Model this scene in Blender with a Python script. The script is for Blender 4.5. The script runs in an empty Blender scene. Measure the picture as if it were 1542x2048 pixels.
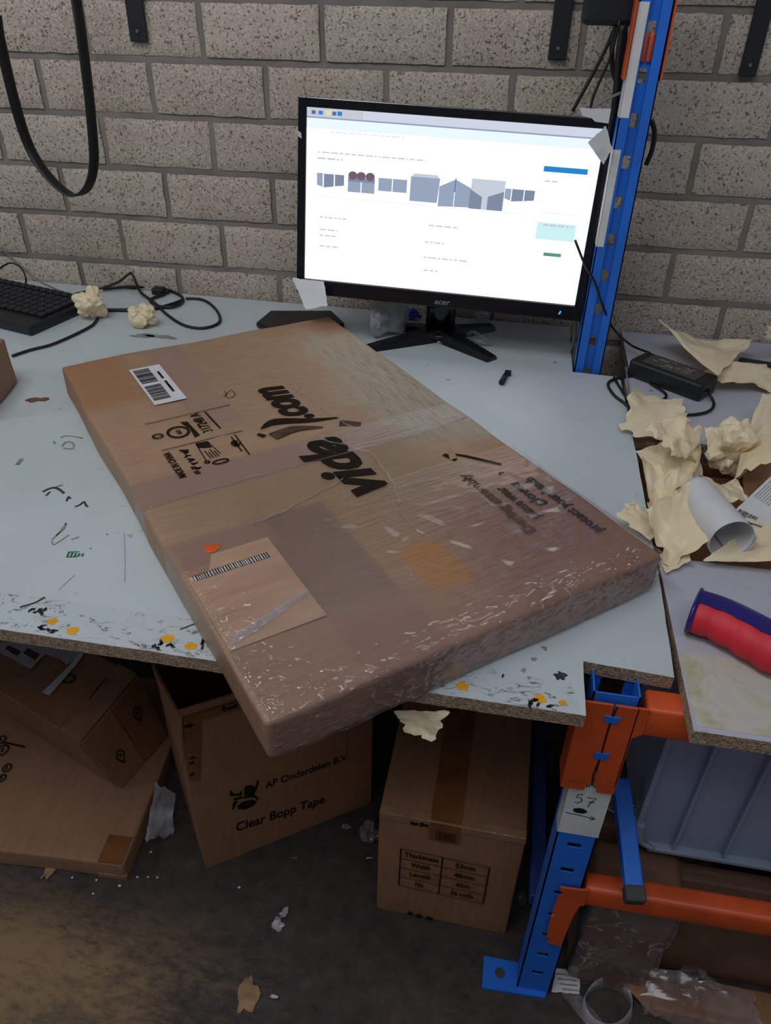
import bpy, bmesh, math, random
from mathutils import Vector, Matrix, noise
random.seed(7)
S = bpy.context.scene
COL = S.collection
PI = math.pi

# ------------------------------------------------------------------ camera
F_PX, CX, CY = 1540.0, 771.0, 1024.0
CAM = Vector((0.0, 0.0, 1.32))
_d = Vector((-62.0, 2193.0, F_PX)).normalized()
CZ = -_d
CYv = Vector((325.0, -(F_PX * F_PX + (-62 * 325.0)) / 2193.0, F_PX)).normalized()
CXv = CYv.cross(CZ)
def w_of(c):                     # camera axes (x right, y down, z forward) -> world
    c = Vector(c)
    return Vector((CXv.dot(c), CYv.dot(c), CZ.dot(c)))
def ray(u, v): return w_of((u - CX, v - CY, F_PX))
def az(u, v, z=0.70):            # survey of the photo: point on the level plane z
    r = ray(u, v); return CAM + r * ((z - CAM.z) / r.z)
def ay(u, v, y):                 # point on the upright plane y
    r = ray(u, v); return CAM + r * (y / r.y)
cam = bpy.data.cameras.new('camera'); cob = bpy.data.objects.new('camera', cam); COL.objects.link(cob)
r_, u_, b_ = w_of((1, 0, 0)), w_of((0, -1, 0)), w_of((0, 0, -1))
cob.matrix_world = Matrix(((r_.x, u_.x, b_.x, CAM.x), (r_.y, u_.y, b_.y, CAM.y), (r_.z, u_.z, b_.z, CAM.z), (0, 0, 0, 1)))
cam.sensor_fit = 'VERTICAL'; cam.sensor_height = 36.0; cam.sensor_width = 27.1; cam.lens = F_PX / 2048 * 36.0
cam.clip_start = 0.02
S.camera = cob

# ------------------------------------------------------------------ light and exposure
W = bpy.data.worlds.new('world'); S.world = W; W.use_nodes = True
W.node_tree.nodes['Background'].inputs[0].default_value = (0.78, 0.86, 1.0, 1)
W.node_tree.nodes['Background'].inputs[1].default_value = 0.17
def area(name, loc, target, sx, sy, power, col):
    l = bpy.data.lights.new(name, 'AREA'); l.shape = 'RECTANGLE'; l.size = sx; l.size_y = sy
    l.energy = power; l.color = col
    o = bpy.data.objects.new(name, l); COL.objects.link(o); o.location = loc
    o.rotation_euler = (Vector(target) - Vector(loc)).to_track_quat('-Z', 'Y').to_euler()
    return o
area('ceiling_tube_light', (-0.9, 0.35, 2.7), (-0.6, 0.9, 0.3), 1.5, 0.06, 13, (0.96, 0.98, 1.0))
area('ceiling_panel_light', (-0.1, -0.5, 2.9), (-0.2, 1.5, 0.9), 2.4, 0.9, 17, (0.93, 0.96, 1.0))
area('added_glint_light', (-2.3, 0.1, 1.9), (-0.2, 0.5, 0.7), 0.25, 0.25, 5, (1.0, 0.98, 0.95))  # added source, no lamp known there; puts glints on the film's left edge
S.view_settings.view_transform = 'Standard'; S.view_settings.look = 'None'
S.view_settings.exposure = -0.12; S.view_settings.gamma = 1.0; S.view_settings.use_curve_mapping = False

# ------------------------------------------------------------------ materials
def lin(c):
    return tuple((x / 255 / 12.92 if x / 255 <= 0.04045 else ((x / 255 + 0.055) / 1.055) ** 2.4) for x in c) + (1,)
class NT:
    def __init__(s, name):
        s.m = bpy.data.materials.new(name); s.m.use_nodes = True
        s.t = s.m.node_tree; s.b = s.t.nodes['Principled BSDF']; s.out = s.t.nodes['Material Output']
        s._tc = None
    def n(s, typ, **kw):
        nd = s.t.nodes.new(typ)
        for k, v in kw.items(): setattr(nd, k, v)
        return nd
    def l(s, a, b): s.t.links.new(a, b)
    def setin(s, sock, v):
        if hasattr(v, 'is_output'): s.l(v, sock)
        else: sock.default_value = v
    def obj(s):
        if s._tc is None: s._tc = s.n('ShaderNodeTexCoord')
        return s._tc.outputs['Object']
    def math(s, op, a, b=0.0, c=None, clamp=False):
        nd = s.n('ShaderNodeMath', operation=op); nd.use_clamp = clamp
        s.setin(nd.inputs[0], a); s.setin(nd.inputs[1], b)
        if c is not None: s.setin(nd.inputs[2], c)
        return nd.outputs[0]
    def scale(s, v, vec):
        nd = s.n('ShaderNodeVectorMath', operation='MULTIPLY'); s.setin(nd.inputs[0], v); nd.inputs[1].default_value = vec
        return nd.outputs[0]
    def noise(s, sc, detail=4, rough=0.55, vec=None, stretch=None, dist=0.0, dim=None):
        nd = s.n('ShaderNodeTexNoise'); v = vec if vec is not None else s.obj()
        if stretch: v = s.scale(v, stretch)
        s.l(v, nd.inputs['Vector']); nd.inputs['Scale'].default_value = sc
        nd.inputs['Detail'].default_value = detail; nd.inputs['Roughness'].default_value = rough
        nd.inputs['Distortion'].default_value = dist
        return nd.outputs[0]
    def ramp(s, f, stops):
        nd = s.n('ShaderNodeValToRGB'); s.l(f, nd.inputs[0]); e = nd.color_ramp.elements
        while len(e) < len(stops): e.new(0.5)
        for i, (p, c) in enumerate(stops): e[i].position = p; e[i].color = c if len(c) == 4 else lin(c)
        return nd.outputs[0]
    def rng(s, f, a, b, c=0.0, d=1.0):
        nd = s.n('ShaderNodeMapRange'); s.setin(nd.inputs[0], f)
        for i, x in enumerate((a, b, c, d)): nd.inputs[i + 1].default_value = x
        return nd.outputs[0]
    def mix(s, f, a, b, mode='MIX'):
        nd = s.n('ShaderNodeMix', data_type='RGBA', blend_type=mode)
        s.setin(nd.inputs[0], f); s.setin(nd.inputs[6], a); s.setin(nd.inputs[7], b)
        return nd.outputs[2]
    def bump(s, h, strength=0.3, dist=0.01):
        nd = s.n('ShaderNodeBump'); s.l(h, nd.inputs['Height']); nd.inputs['Strength'].default_value = strength
        nd.inputs['Distance'].default_value = dist; s.l(nd.outputs[0], s.b.inputs['Normal']); return nd
    def base(s, c): s.setin(s.b.inputs['Base Color'], c)
    def rough(s, r): s.setin(s.b.inputs['Roughness'], r)
    def rect(s, x, y, x0, x1, y0, y1, soft=0.003):     # mask of a rectangle with soft rim
        a = s.rng(x, x0 - soft, x0 + soft); b = s.rng(x, x1 - soft, x1 + soft, 1, 0)
        c = s.rng(y, y0 - soft, y0 + soft); d = s.rng(y, y1 - soft, y1 + soft, 1, 0)
        return s.math('MULTIPLY', s.math('MULTIPLY', a, b), s.math('MULTIPLY', c, d))

def plain(name, c, rough=0.5, metal=0.0, var=0.06, sc=12, bump=0.0, spec=None, emit=0.0, coat=0.0):
    k = NT(name); base = lin(c)
    dk = tuple(x * (1 - var * 2.2) for x in base[:3]) + (1,)
    lt = tuple(min(1, x * (1 + var)) for x in base[:3]) + (1,)
    nz = k.noise(sc, 5)
    k.base(k.ramp(nz, [(0.3, dk), (0.7, lt)]))
    k.rough(rough); k.b.inputs['Metallic'].default_value = metal
    if bump: k.bump(k.noise(sc * 6, 4), bump, 0.002)
    if spec is not None: k.b.inputs['Specular IOR Level'].default_value = spec
    if coat: k.b.inputs['Coat Weight'].default_value = coat
    if emit:
        k.b.inputs['Emission Color'].default_value = base; k.b.inputs['Emission Strength'].default_value = emit
    return k.m

def cardboard(name, c, dirt=0.25, streak=(1, 12, 1), gloss=0.75, c2=None):
    k = NT(name); base = lin(c)
    a = k.noise(3.0, 5, 0.6); b = k.noise(14, 4, 0.6, stretch=streak)
    dk = tuple(x * (1 - dirt) for x in base[:3]) + (1,)
    lt = tuple(min(1, x * 1.08) for x in base[:3]) + (1,)
    col = k.ramp(k.math('ADD', k.math('MULTIPLY', a, 0.55), k.math('MULTIPLY', b, 0.45)), [(0.36, dk), (0.62, lt)])
    if c2: col = k.mix(k.rng(k.noise(6, 3), 0.5, 0.62), col, lin(c2))
    k.base(col); k.rough(gloss)
    k.bump(k.noise(60, 4, 0.6, stretch=streak), 0.12, 0.002)
    return k.m

MT = {}
MT['black'] = plain('black_plastic', (24, 25, 30), 0.42, var=0.1)
MT['gloss_black'] = plain('glossy_black_plastic', (12, 13, 18), 0.16, var=0.1)
MT['key'] = plain('keycap_plastic', (34, 34, 38), 0.55, var=0.15, sc=60)
MT['cable'] = plain('cable_rubber', (18, 18, 20), 0.5, var=0.1)
MT['cable_grey'] = plain('grey_cable_rubber', (120, 120, 118), 0.55)
MT['strap'] = plain('black_strap', (20, 21, 24), 0.38, var=0.2, sc=20)
MT['bracket'] = plain('black_painted_steel', (26, 27, 33), 0.5, metal=0.0, var=0.15)
MT['screw'] = plain('steel_screw', (140, 140, 145), 0.35, metal=0.9)
MT['blue'] = plain('blue_painted_steel', (32, 108, 212), 0.45, var=0.08, sc=9, bump=0.05)
MT['blue_dark'] = plain('navy_painted_steel', (34, 58, 120), 0.5, var=0.12, sc=9)
MT['orange'] = plain('orange_painted_steel', (206, 82, 34), 0.42, var=0.1, sc=10, bump=0.08)
MT['white_tape'] = plain('white_tape', (214, 212, 210), 0.5, var=0.06, sc=18)
MT['paper_white'] = plain('white_label_paper', (205, 205, 208), 0.6, var=0.05, sc=20)
MT['ink'] = plain('black_ink', (34, 25, 19), 0.8, var=0.1, spec=0.1)
MT['ink_faint'] = plain('faded_brown_ink', (82, 64, 54), 0.8, var=0.2, sc=60, spec=0.1)
MT['marker'] = plain('black_marker', (16, 16, 20), 0.5)
MT['scuff'] = plain('dark_scuff', (58, 56, 58), 0.6, var=0.3, sc=120)
MT['grey_lead'] = plain('grey_smudge', (140, 140, 134), 0.6, var=0.2, sc=90)
MT['amber'] = plain('amber_ink', (226, 160, 22), 0.5, var=0.1, sc=40)
MT['red'] = plain('red_rubber', (206, 32, 48), 0.55, var=0.06, sc=30)
MT['navy'] = plain('navy_plastic', (34, 28, 110), 0.28, var=0.08)
MT['led'] = plain('blue_led', (30, 120, 255), 0.4, emit=3.0)
MT['silver'] = plain('silver_logo', (150, 152, 156), 0.3, metal=0.6)
MT['orange_sticker'] = plain('orange_sticker', (230, 92, 30), 0.5, var=0.12, sc=60)
MT['green'] = plain('green_print', (30, 110, 76), 0.5)
MT['brown_scrap'] = plain('brown_scrap', (112, 74, 54), 0.7, var=0.2)
MT['tan_scrap'] = plain('tan_paper_scrap', (150, 118, 84), 0.75, var=0.15, sc=25)
MT['bluebit'] = plain('blue_plastic', (40, 70, 170), 0.4)
MT['rubber'] = plain('grey_rubber_cap', (62, 62, 60), 0.7, var=0.15)
MT['purple'] = plain('purple_carton_print', (58, 34, 78), 0.6, var=0.1)
MT['purple_letter'] = plain('pale_carton_letter', (140, 134, 150), 0.6)

def cream():
    k = NT('cream_release_paper')
    n1 = k.noise(7, 3)
    k.base(k.ramp(n1, [(0.3, (244, 228, 190)), (0.7, (252, 242, 212))]))
    k.rough(0.36); k.bump(k.noise(45, 4, 0.6, dist=0.8), 0.5, 0.004)
    k.b.inputs['Subsurface Weight'].default_value = 0.0
    tr = k.n('ShaderNodeBsdfTranslucent'); tr.inputs[0].default_value = lin((240, 205, 150))
    mx = k.n('ShaderNodeMixShader'); mx.inputs[0].default_value = 0.25
    k.l(k.b.outputs[0], mx.inputs[1]); k.l(tr.outputs[0], mx.inputs[2]); k.l(mx.outputs[0], k.out.inputs[0])
    return k.m
MT['cream'] = cream()

def film(name, tint=(235, 225, 225), opac=0.10, rough=0.10, sc=30, stretch=(1, 6, 1), bump=0.9, gl=0.5, edges=False):
    k = NT(name)
    tr = k.n('ShaderNodeBsdfTransparent'); tr.inputs[0].default_value = (0.97, 0.95, 0.95, 1)
    gs = k.n('ShaderNodeBsdfGlossy'); gs.inputs['Roughness'].default_value = rough
    gs.inputs[0].default_value = (1, 1, 1, 1)
    df = k.n('ShaderNodeBsdfDiffuse'); df.inputs[0].default_value = lin(tint)
    nz = k.n('ShaderNodeTexNoise'); nz.noise_type = 'RIDGED_MULTIFRACTAL'; k.l(k.scale(k.obj(), stretch), nz.inputs['Vector'])
    nz.inputs['Scale'].default_value = sc; nz.inputs['Detail'].default_value = 3; nz.inputs['Distortion'].default_value = 0.5
    bp = k.n('ShaderNodeBump'); k.l(nz.outputs[0], bp.inputs['Height']); bp.inputs['Strength'].default_value = bump; bp.inputs['Distance'].default_value = 0.004
    gf = 0.5 * gl
    if edges:      # tight wrinkles where the film is gathered at the rim
        sp = k.n('ShaderNodeSeparateXYZ'); k.l(k.obj(), sp.inputs[0])
        rim = k.math('MAXIMUM', k.math('MAXIMUM', k.rng(sp.outputs[0], 0.01, 0.09, 1, 0), k.rng(sp.outputs[1], 0.0, 0.05, 1, 0)), k.rng(sp.outputs[2], 0.046, 0.058, 1, 0))
        n2 = k.n('ShaderNodeTexNoise'); n2.noise_type = 'RIDGED_MULTIFRACTAL'; k.l(k.scale(k.obj(), (1.5, 2.5, 2)), n2.inputs['Vector']); n2.inputs['Scale'].default_value = 34; n2.inputs['Detail'].default_value = 3; n2.inputs['Distortion'].default_value = 0.8
        b2 = k.n('ShaderNodeBump'); b2.inputs['Distance'].default_value = 0.012; k.l(n2.outputs[0], b2.inputs['Height']); k.l(k.math('MULTIPLY', rim, 1.0), b2.inputs['Strength']); k.l(bp.outputs[0], b2.inputs['Normal'])
        bp = b2
    k.l(bp.outputs[0], gs.inputs['Normal'])
    thin = k.math('ADD', k.math('MULTIPLY', k.rng(sp.outputs[1], 0.10, 0.285, 1, 0), 0.92), 0.0) if edges else 1.0   # the film thins out to a single layer
    m1 = k.n('ShaderNodeMixShader'); k.l(k.math('MULTIPLY', k.rng(k.noise(sc * 0.4, 4, 0.6, stretch=stretch), 0.45, 0.75, opac * 0.4, opac * 1.8), thin), m1.inputs[0])
    k.l(tr.outputs[0], m1.inputs[1]); k.l(df.outputs[0], m1.inputs[2])
    lw = k.n('ShaderNodeLayerWeight'); lw.inputs[0].default_value = 0.25; k.l(bp.outputs[0], lw.inputs['Normal'])
    m2 = k.n('ShaderNodeMixShader'); k.l(k.math('MULTIPLY', k.rng(lw.outputs['Facing'], 0, 1, 0.05 * gl, 0.5 * gl), thin), m2.inputs[0])
    k.l(m1.outputs[0], m2.inputs[1]); k.l(gs.outputs[0], m2.inputs[2]); k.l(m2.outputs[0], k.out.inputs[0])
    k.t.nodes.remove(k.b)
    return k.m
MT['film'] = film('stretch_film', (190, 160, 152), 0.12, 0.11, 14, (1.0, 3, 3), 0.42, 0.85, True)
MT['film_clear'] = film('clear_plastic_film', (200, 196, 196), 0.12, 0.12, 25, (1, 1, 1), 1.0, 0.8)
MT['film_bag'] = film('milky_plastic_bag', (190, 190, 198), 0.45, 0.2, 30, (1, 1, 1), 0.8)
MT['film_white'] = film('white_poly_bag', (190, 190, 196), 1.0, 0.3, 30, (1, 1, 1), 0.6)

def laminate(name, c, stain, amt=0.5):
    k = NT(name)
    a = k.noise(2.2, 5, 0.6); col = k.ramp(a, [(0.3, tuple(int(x * 0.93) for x in c)), (0.7, c)])
    sp = k.rng(k.noise(38, 2, 0.5), 0.70, 0.76)              # small dirt specks
    col = k.mix(k.math('MULTIPLY', sp, amt), col, lin((110, 108, 102)))
    sc = k.rng(k.noise(9, 6, 0.75, stretch=(1, 3.5, 1), dist=1.2), 0.63, 0.75)
    col = k.mix(k.math('MULTIPLY', sc, amt * 0.6), col, lin(stain))
    k.base(col); k.rough(k.rng(a, 0.3, 0.7, 0.32, 0.5)); k.bump(k.noise(90, 3), 0.04, 0.001)
    return k.m
MT['lam'] = laminate('white_laminate', (190, 199, 203), (140, 140, 136), 0.5)
MT['lam_r'] = laminate('grey_white_laminate', (182, 184, 196), (130, 130, 120), 0.8)
def yellowed():
    k = NT('yellowed_tape_layer')
    a = k.noise(16, 5, 0.7, dist=0.8)
    col = k.ramp(a, [(0.3, (176, 176, 168)), (0.5, (188, 185, 176)), (0.66, (168, 166, 132))])
    ln = k.rng(k.noise(22, 6, 0.8, stretch=(4, 0.8, 1), dist=2), 0.64, 0.70)
    k.base(k.mix(k.math('MULTIPLY', ln, 0.7), col, lin((92, 88, 78)))); k.rough(0.5)
    return k.m
MT['yellowed'] = yellowed()
def chip():
    k = NT('chipboard')
    v = k.n('ShaderNodeTexVoronoi'); k.l(k.scale(k.obj(), (1, 1, 1.7)), v.inputs['Vector']); v.inputs['Scale'].default_value = 400
    f = k.math('ADD', k.math('MULTIPLY', k.noise(170, 3, 0.7), 0.6), k.math('MULTIPLY', v.outputs['Distance'], 0.5))
    k.base(k.ramp(f, [(0.28, (84, 64, 50)), (0.48, (132, 108, 88)), (0.68, (176, 152, 128))])); k.rough(0.9); k.bump(f, 0.8, 0.003)
    return k.m
MT['chip'] = chip()
def printed_tape():
    k = NT('worn_clear_tape')
    f = k.noise(30, 7, 0.8, stretch=(1, 2.2, 1), dist=1.5)
    m = k.rng(f, 0.555, 0.62)
    k.base(k.mix(k.math('MULTIPLY', m, 0.85), lin((186, 193, 197)), lin((70, 68, 66)))); k.rough(0.22); k.bump(f, 0.2, 0.001)
    return k.m
MT['worn_tape'] = printed_tape()

def brick_mat():
    k = NT('beige_brick')
    g = k.n('ShaderNodeNewGeometry')
    rnd = g.outputs['Random Per Island']
    base = k.ramp(rnd, [(0.0, (166, 152, 138)), (0.4, (178, 167, 154)), (0.75, (172, 158, 144)), (1.0, (186, 175, 160))])
    blot = k.rng(k.noise(11, 4, 0.6), 0.45, 0.7)
    base = k.mix(k.math('MULTIPLY', blot, 0.35), base, lin((162, 138, 124)))
    fine = k.noise(240, 3, 0.6)
    base = k.mix(k.rng(fine, 0.45, 0.7), base, lin((206, 197, 184)))
    pit = k.rng(k.noise(190, 2, 0.5), 0.32, 0.40, 1, 0)
    pit2 = k.rng(k.noise(120, 4, 0.7), 0.30, 0.38, 1, 0)
    pits = k.math('MAXIMUM', pit, k.math('MULTIPLY', pit2, 0.6))
    k.base(k.mix(k.math('MULTIPLY', pits, 0.8), base, lin((88, 76, 68)))); k.rough(0.95)
    h = k.math('SUBTRACT', k.math('MULTIPLY', fine, 0.6), pits); k.bump(h, 0.6, 0.003)
    return k.m
MT['brick'] = brick_mat()
MT['mortar'] = plain('grey_mortar', (134, 126, 118), 0.95, var=0.14, sc=9, bump=0.6)
def floor_mat():
    k = NT('dirty_concrete')
    a = k.noise(1.6, 6, 0.6); b = k.noise(28, 6, 0.75)
    col = k.ramp(b, [(0.32, (38, 33, 31)), (0.55, (58, 52, 49)), (0.75, (74, 66, 60))])
    mud = k.rng(k.math('ADD', a, k.math('MULTIPLY', k.noise(34, 6, 0.8, stretch=(1, 2.4, 1)), 0.5)), 0.70, 0.86)
    sep = k.n('ShaderNodeSeparateXYZ'); k.l(k.obj(), sep.inputs[0])
    near = k.math('MULTIPLY', k.rng(sep.outputs[1], 0.52, 0.66, 1, 0), k.rng(sep.outputs[0], -0.55, -0.1, 1, 0.15))
    col = k.mix(k.math('MULTIPLY', mud, near), col, lin((134, 106, 76)))
    wet = k.rng(k.noise(4.5, 4, 0.6), 0.56, 0.62)
    col = k.mix(k.math('MULTIPLY', wet, 0.55), col, lin((30, 28, 28)))
    k.base(col); k.rough(k.rng(wet, 0, 1, 0.8, 0.5)); k.bump(b, 0.5, 0.006)
    return k.m
MT['floor'] = floor_mat()

MT['card'] = cardboard('brown_cardboard', (150, 112, 84), 0.22)
MT['card_red'] = cardboard('reddish_cardboard', (140, 92, 60), 0.3)
MT['card_or'] = cardboard('orange_brown_cardboard', (148, 104, 72), 0.25, (10, 1, 1))
MT['card_in'] = cardboard('inner_cardboard', (120, 84, 56), 0.3)
MT['card_pale'] = cardboard('pale_cardboard', (160, 126, 100), 0.25)
MT['card_dk'] = cardboard('dull_dark_cardboard', (112, 80, 62), 0.35)
MT['tape_brown'] = plain('brown_parcel_tape', (128, 80, 46), 0.16, var=0.16, sc=18)
MT['tape_clear'] = plain('clear_parcel_tape', (150, 112, 84), 0.14, var=0.10, sc=30, bump=0.4)

def parcel_mat():
    k = NT('parcel_cardboard')
    sp = k.n('ShaderNodeSeparateXYZ'); wob = k.n('ShaderNodeTexNoise'); wob.inputs['Scale'].default_value = 14; wob.inputs['Detail'].default_value = 4
    k.l(k.obj(), wob.inputs['Vector'])
    sub = k.n('ShaderNodeVectorMath', operation='SUBTRACT'); k.l(wob.outputs['Color'], sub.inputs[0]); sub.inputs[1].default_value = (.5, .5, .5)
    def coords(amt):
        sc = k.n('ShaderNodeVectorMath', operation='SCALE'); k.l(sub.outputs[0], sc.inputs[0]); sc.inputs['Scale'].default_value = amt
        ad = k.n('ShaderNodeVectorMath', operation='ADD'); k.l(k.obj(), ad.inputs[0]); k.l(sc.outputs[0], ad.inputs[1])
        s2 = k.n('ShaderNodeSeparateXYZ'); k.l(ad.outputs[0], s2.inputs[0]); return s2.outputs[0], s2.outputs[1]
    x, y = coords(0.004); xr, yr = coords(0.10)
    a = k.noise(2.5, 5, 0.6); b = k.noise(20, 4, 0.6, stretch=(1, 8, 1))
    f = k.math('ADD', k.math('MULTIPLY', a, 0.55), k.math('MULTIPLY', b, 0.45))
    col = k.ramp(f, [(0.36, (142, 112, 88)), (0.6, (162, 130, 103))])
    def lay(mask, c, amt):
        nonlocal col
        col = k.mix(k.math('MULTIPLY', mask, amt), col, lin(c))
    mauve = (140, 112, 102)
    lay(k.rect(xr, yr, 0.06, 0.40, 0.20, 0.42, 0.06), (120, 100, 72), 0.55)      # grubby middle
    lay(k.rect(x, y, -0.02, 0.55, 0.385, 0.45), mauve, 0.75)                       # cross tape
    lay(k.rect(x, y, 0.13, 0.195, 0.55, 0.90), mauve, 0.6)                         # lengthwise tape
    lay(k.rect(x, y, 0.105, 0.20, -0.02, 0.30), (118, 96, 92), 0.7)
    lay(k.rect(x, y, -0.03, 0.12, 0.24, 0.30), mauve, 0.7)
    lay(k.rect(xr, yr, 0.36, 0.50, 0.05, 0.21, 0.02), (112, 96, 96), 0.6)
    lay(k.rect(x, y, -0.05, 0.56, -0.05, 0.10, 0.02), (148, 112, 96), 0.6)         # layered film near the front
    lay(k.rect(x, y, 0.30, 0.56, -0.05, 0.22, 0.03), (132, 92, 78), 0.6)
    lay(k.rect(x, y, 0.232, 0.285, 0.075, 0.160), (168, 112, 42), 0.8)             # amber patch
    lay(k.rect(x, y, -0.05, 0.09, 0.69, 0.90, 0.02), (150, 100, 62), 0.6)          # warm corner
    lay(k.rect(x, y, 0.45, 0.56, 0.20, 0.34, 0.012), (146, 100, 66), 0.6)
    wm = k.math('MULTIPLY', k.rect(xr, yr, 0.385, 0.535, 0.34, 0.80, 0.035), k.rng(k.noise(16, 5, 0.7, stretch=(9, 1, 1)), 0.36, 0.56))
    lay(wm, (150, 146, 128), 0.85)                                                  # bleached scuffing
    lay(k.math('MULTIPLY', k.rect(xr, yr, 0.40, 0.56, 0.44, 0.70, 0.03), k.rng(k.noise(24, 5, 0.75, stretch=(12, 1, 1)), 0.52, 0.62)), (88, 80, 70), 0.6)
    lay(k.rect(x, y, 0.455, 0.53, 0.80, 0.88, 0.02), (132, 84, 62), 0.7)
    lay(k.rng(k.noise(5, 6, 0.7), 0.60, 0.75), (112, 92, 72), 0.4)
    k.base(col)
    tape = k.math('MAXIMUM', k.rect(x, y, -0.02, 0.55, 0.385, 0.45), k.rect(x, y, -0.05, 0.56, -0.05, 0.30))
    k.rough(k.rng(tape, 0, 1, 0.62, 0.34))
    k.bump(k.math('ADD', k.noise(7, 5, 0.65, dist=1.0), k.math('MULTIPLY', b, 0.4)), 0.35, 0.012)
    return k.m
MT['parcel'] = parcel_mat()

def emis(name, c, st=1.0):
    k = NT(name); e = k.n('ShaderNodeEmission'); e.inputs[0].default_value = lin(c); e.inputs[1].default_value = st
    k.l(e.outputs[0], k.out.inputs[0]); k.t.nodes.remove(k.b); return k.m
def crate_mat():
    k = NT('grey_blue_crate_plastic')
    k.base(k.ramp(k.noise(5, 5), [(0.3, (140, 150, 170)), (0.7, (152, 162, 184))])); k.rough(0.45); return k.m
MT['crate'] = crate_mat()

# ------------------------------------------------------------------ mesh helpers
def link(name, bm, mats, parent=None, smooth=False, loc=None):
    me = bpy.data.meshes.new(name); bm.normal_update(); bm.to_mesh(me); bm.free()
    if not isinstance(mats, (list, tuple)): mats = [mats]
    for m in mats: me.materials.append(MT[m] if isinstance(m, str) else m)
    if smooth:
        for p in me.polygons: p.use_smooth = True
    o = bpy.data.objects.new(name, me); COL.objects.link(o)
    if parent is not None: o.parent = parent
    if loc is not None: o.location = loc
    return o
def tag(o, label, cat, group=None):
    o['label'] = label; o['category'] = cat
    if group: o['group'] = group
    return o
def thing(name, label, cat, loc=(0, 0, 0), rz=0.0, group=None):
    o = bpy.data.objects.new(name, None); COL.objects.link(o); o.empty_display_size = 0.05
    o.location = loc; o.rotation_euler = (0, 0, rz); return tag(o, label, cat, group)
def struct(o): o['kind'] = 'structure'; return o

def add_box(bm, x0, x1, y0, y1, z0, z1, mat=0, bev=0.0, M=None):
    vs = [bm.verts.new((x, y, z)) for x in (x0, x1) for y in (y0, y1) for z in (z0, z1)]
    q = [(0, 1, 3, 2), (4, 6, 7, 5), (0, 4, 5, 1), (2, 3, 7, 6), (0, 2, 6, 4), (1, 5, 7, 3)]
    fs = [bm.faces.new([vs[i] for i in f]) for f in q]
    for f in fs: f.material_index = mat
    if bev > 0:
        r = bmesh.ops.bevel(bm, geom=list({e for f in fs for e in f.edges}), offset=bev, segments=2, affect='EDGES', profile=0.5)
        for f in r['faces']: f.material_index = mat
        vs = list({v for f in fs if f.is_valid for v in f.verts} | {v for f in r['faces'] for v in f.verts})
    if M is not None:
        for v in vs: v.co = M @ v.co
    return vs
def prism(bm, pts, z0, z1, mt=0, ms=0, M=None):
    a = [bm.verts.new((p[0], p[1], z0)) for p in pts]; b = [bm.verts.new((p[0], p[1], z1)) for p in pts]
    n = len(pts)
    f = bm.faces.new(b); f.material_index = mt
    f = bm.faces.new(a[::-1]); f.material_index = mt
    for i in range(n):
        f = bm.faces.new((a[i], a[(i + 1) % n], b[(i + 1) % n], b[i])); f.material_index = ms
    if M is not None:
        for v in a + b: v.co = M @ v.co
    return a + b
def cyl(bm, p0, p1, r0, r1=None, seg=16, mat=0, caps=True):
    p0, p1 = Vector(p0), Vector(p1); r1 = r0 if r1 is None else r1
    d = (p1 - p0).normalized(); x = d.orthogonal().normalized(); y = d.cross(x)
    A = []; B = []
    for i in range(seg):
        a = 2 * PI * i / seg; o = x * math.cos(a) + y * math.sin(a)
        A.append(bm.verts.new(p0 + o * r0)); B.append(bm.verts.new(p1 + o * r1))
    for i in range(seg):
        f = bm.faces.new((A[i], A[(i + 1) % seg], B[(i + 1) % seg], B[i])); f.material_index = mat; f.smooth = True
    if caps:
        bm.faces.new(A[::-1]).material_index = mat; bm.faces.new(B).material_index = mat
def smooth_path(pts, k=6):
    pts = [Vector(p) for p in pts]
    if len(pts) < 3: return pts
    P = [pts[0] * 2 - pts[1]] + pts + [pts[-1] * 2 - pts[-2]]
    out = []
    for i in range(1, len(P) - 2):
        for j in range(k):
            t = j / k; a, b, c, d = P[i - 1], P[i], P[i + 1], P[i + 2]
            out.append(0.5 * ((2 * b) + (c - a) * t + (2 * a - 5 * b + 4 * c - d) * t * t + (3 * b - a - 3 * c + d) * t ** 3))
    out.append(pts[-1]); return out
def tube(bm, pts, r, seg=8, k=6, ry=None, up=None, mat=0):
    P = smooth_path(pts, k); rings = []; ry = ry or r; prev = None
    for i, p in enumerate(P):
        d = (P[min(i + 1, len(P) - 1)] - P[max(i - 1, 0)]).normalized()
        if up is not None: x = d.cross(Vector(up)); x = x.normalized() if x.length > 1e-5 else d.orthogonal().normalized()
        else:
            x = (prev - d * prev.dot(d)) if prev is not None else d.orthogonal()
            x = x.normalized()
        prev = x; y = d.cross(x)
        rings.append([bm.verts.new(p + x * math.cos(2 * PI * j / seg) * r + y * math.sin(2 * PI * j / seg) * ry) for j in range(seg)])
    for a, b in zip(rings, rings[1:]):
        for j in range(seg):
            f = bm.faces.new((a[j], a[(j + 1) % seg], b[(j + 1) % seg], b[j])); f.smooth = True; f.material_index = mat
    bm.faces.new(rings[0][::-1]); bm.faces.new(rings[-1])
def ribbon(bm, pts, w, t=0.0006, M=None, mat=0):                 # flat pen stroke lying in the local xy plane
    P = [Vector((p[0], p[1], 0)) for p in pts]; L = []; R = []
    for i, p in enumerate(P):
        d = (P[min(i + 1, len(P) - 1)] - P[max(i - 1, 0)]).normalized(); n = Vector((-d.y, d.x, 0)) * w / 2
        L.append(p + n); R.append(p - n)
    for z0, flip in ((t, False),):
        a = [bm.verts.new((q.x, q.y, z0)) for q in L]; b = [bm.verts.new((q.x, q.y, z0)) for q in R]
        if M is not None:
            for v in a + b: v.co = M @ v.co
        for i in range(len(P) - 1):
            f = bm.faces.new((a[i], b[i], b[i + 1], a[i + 1])); f.material_index = mat
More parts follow.
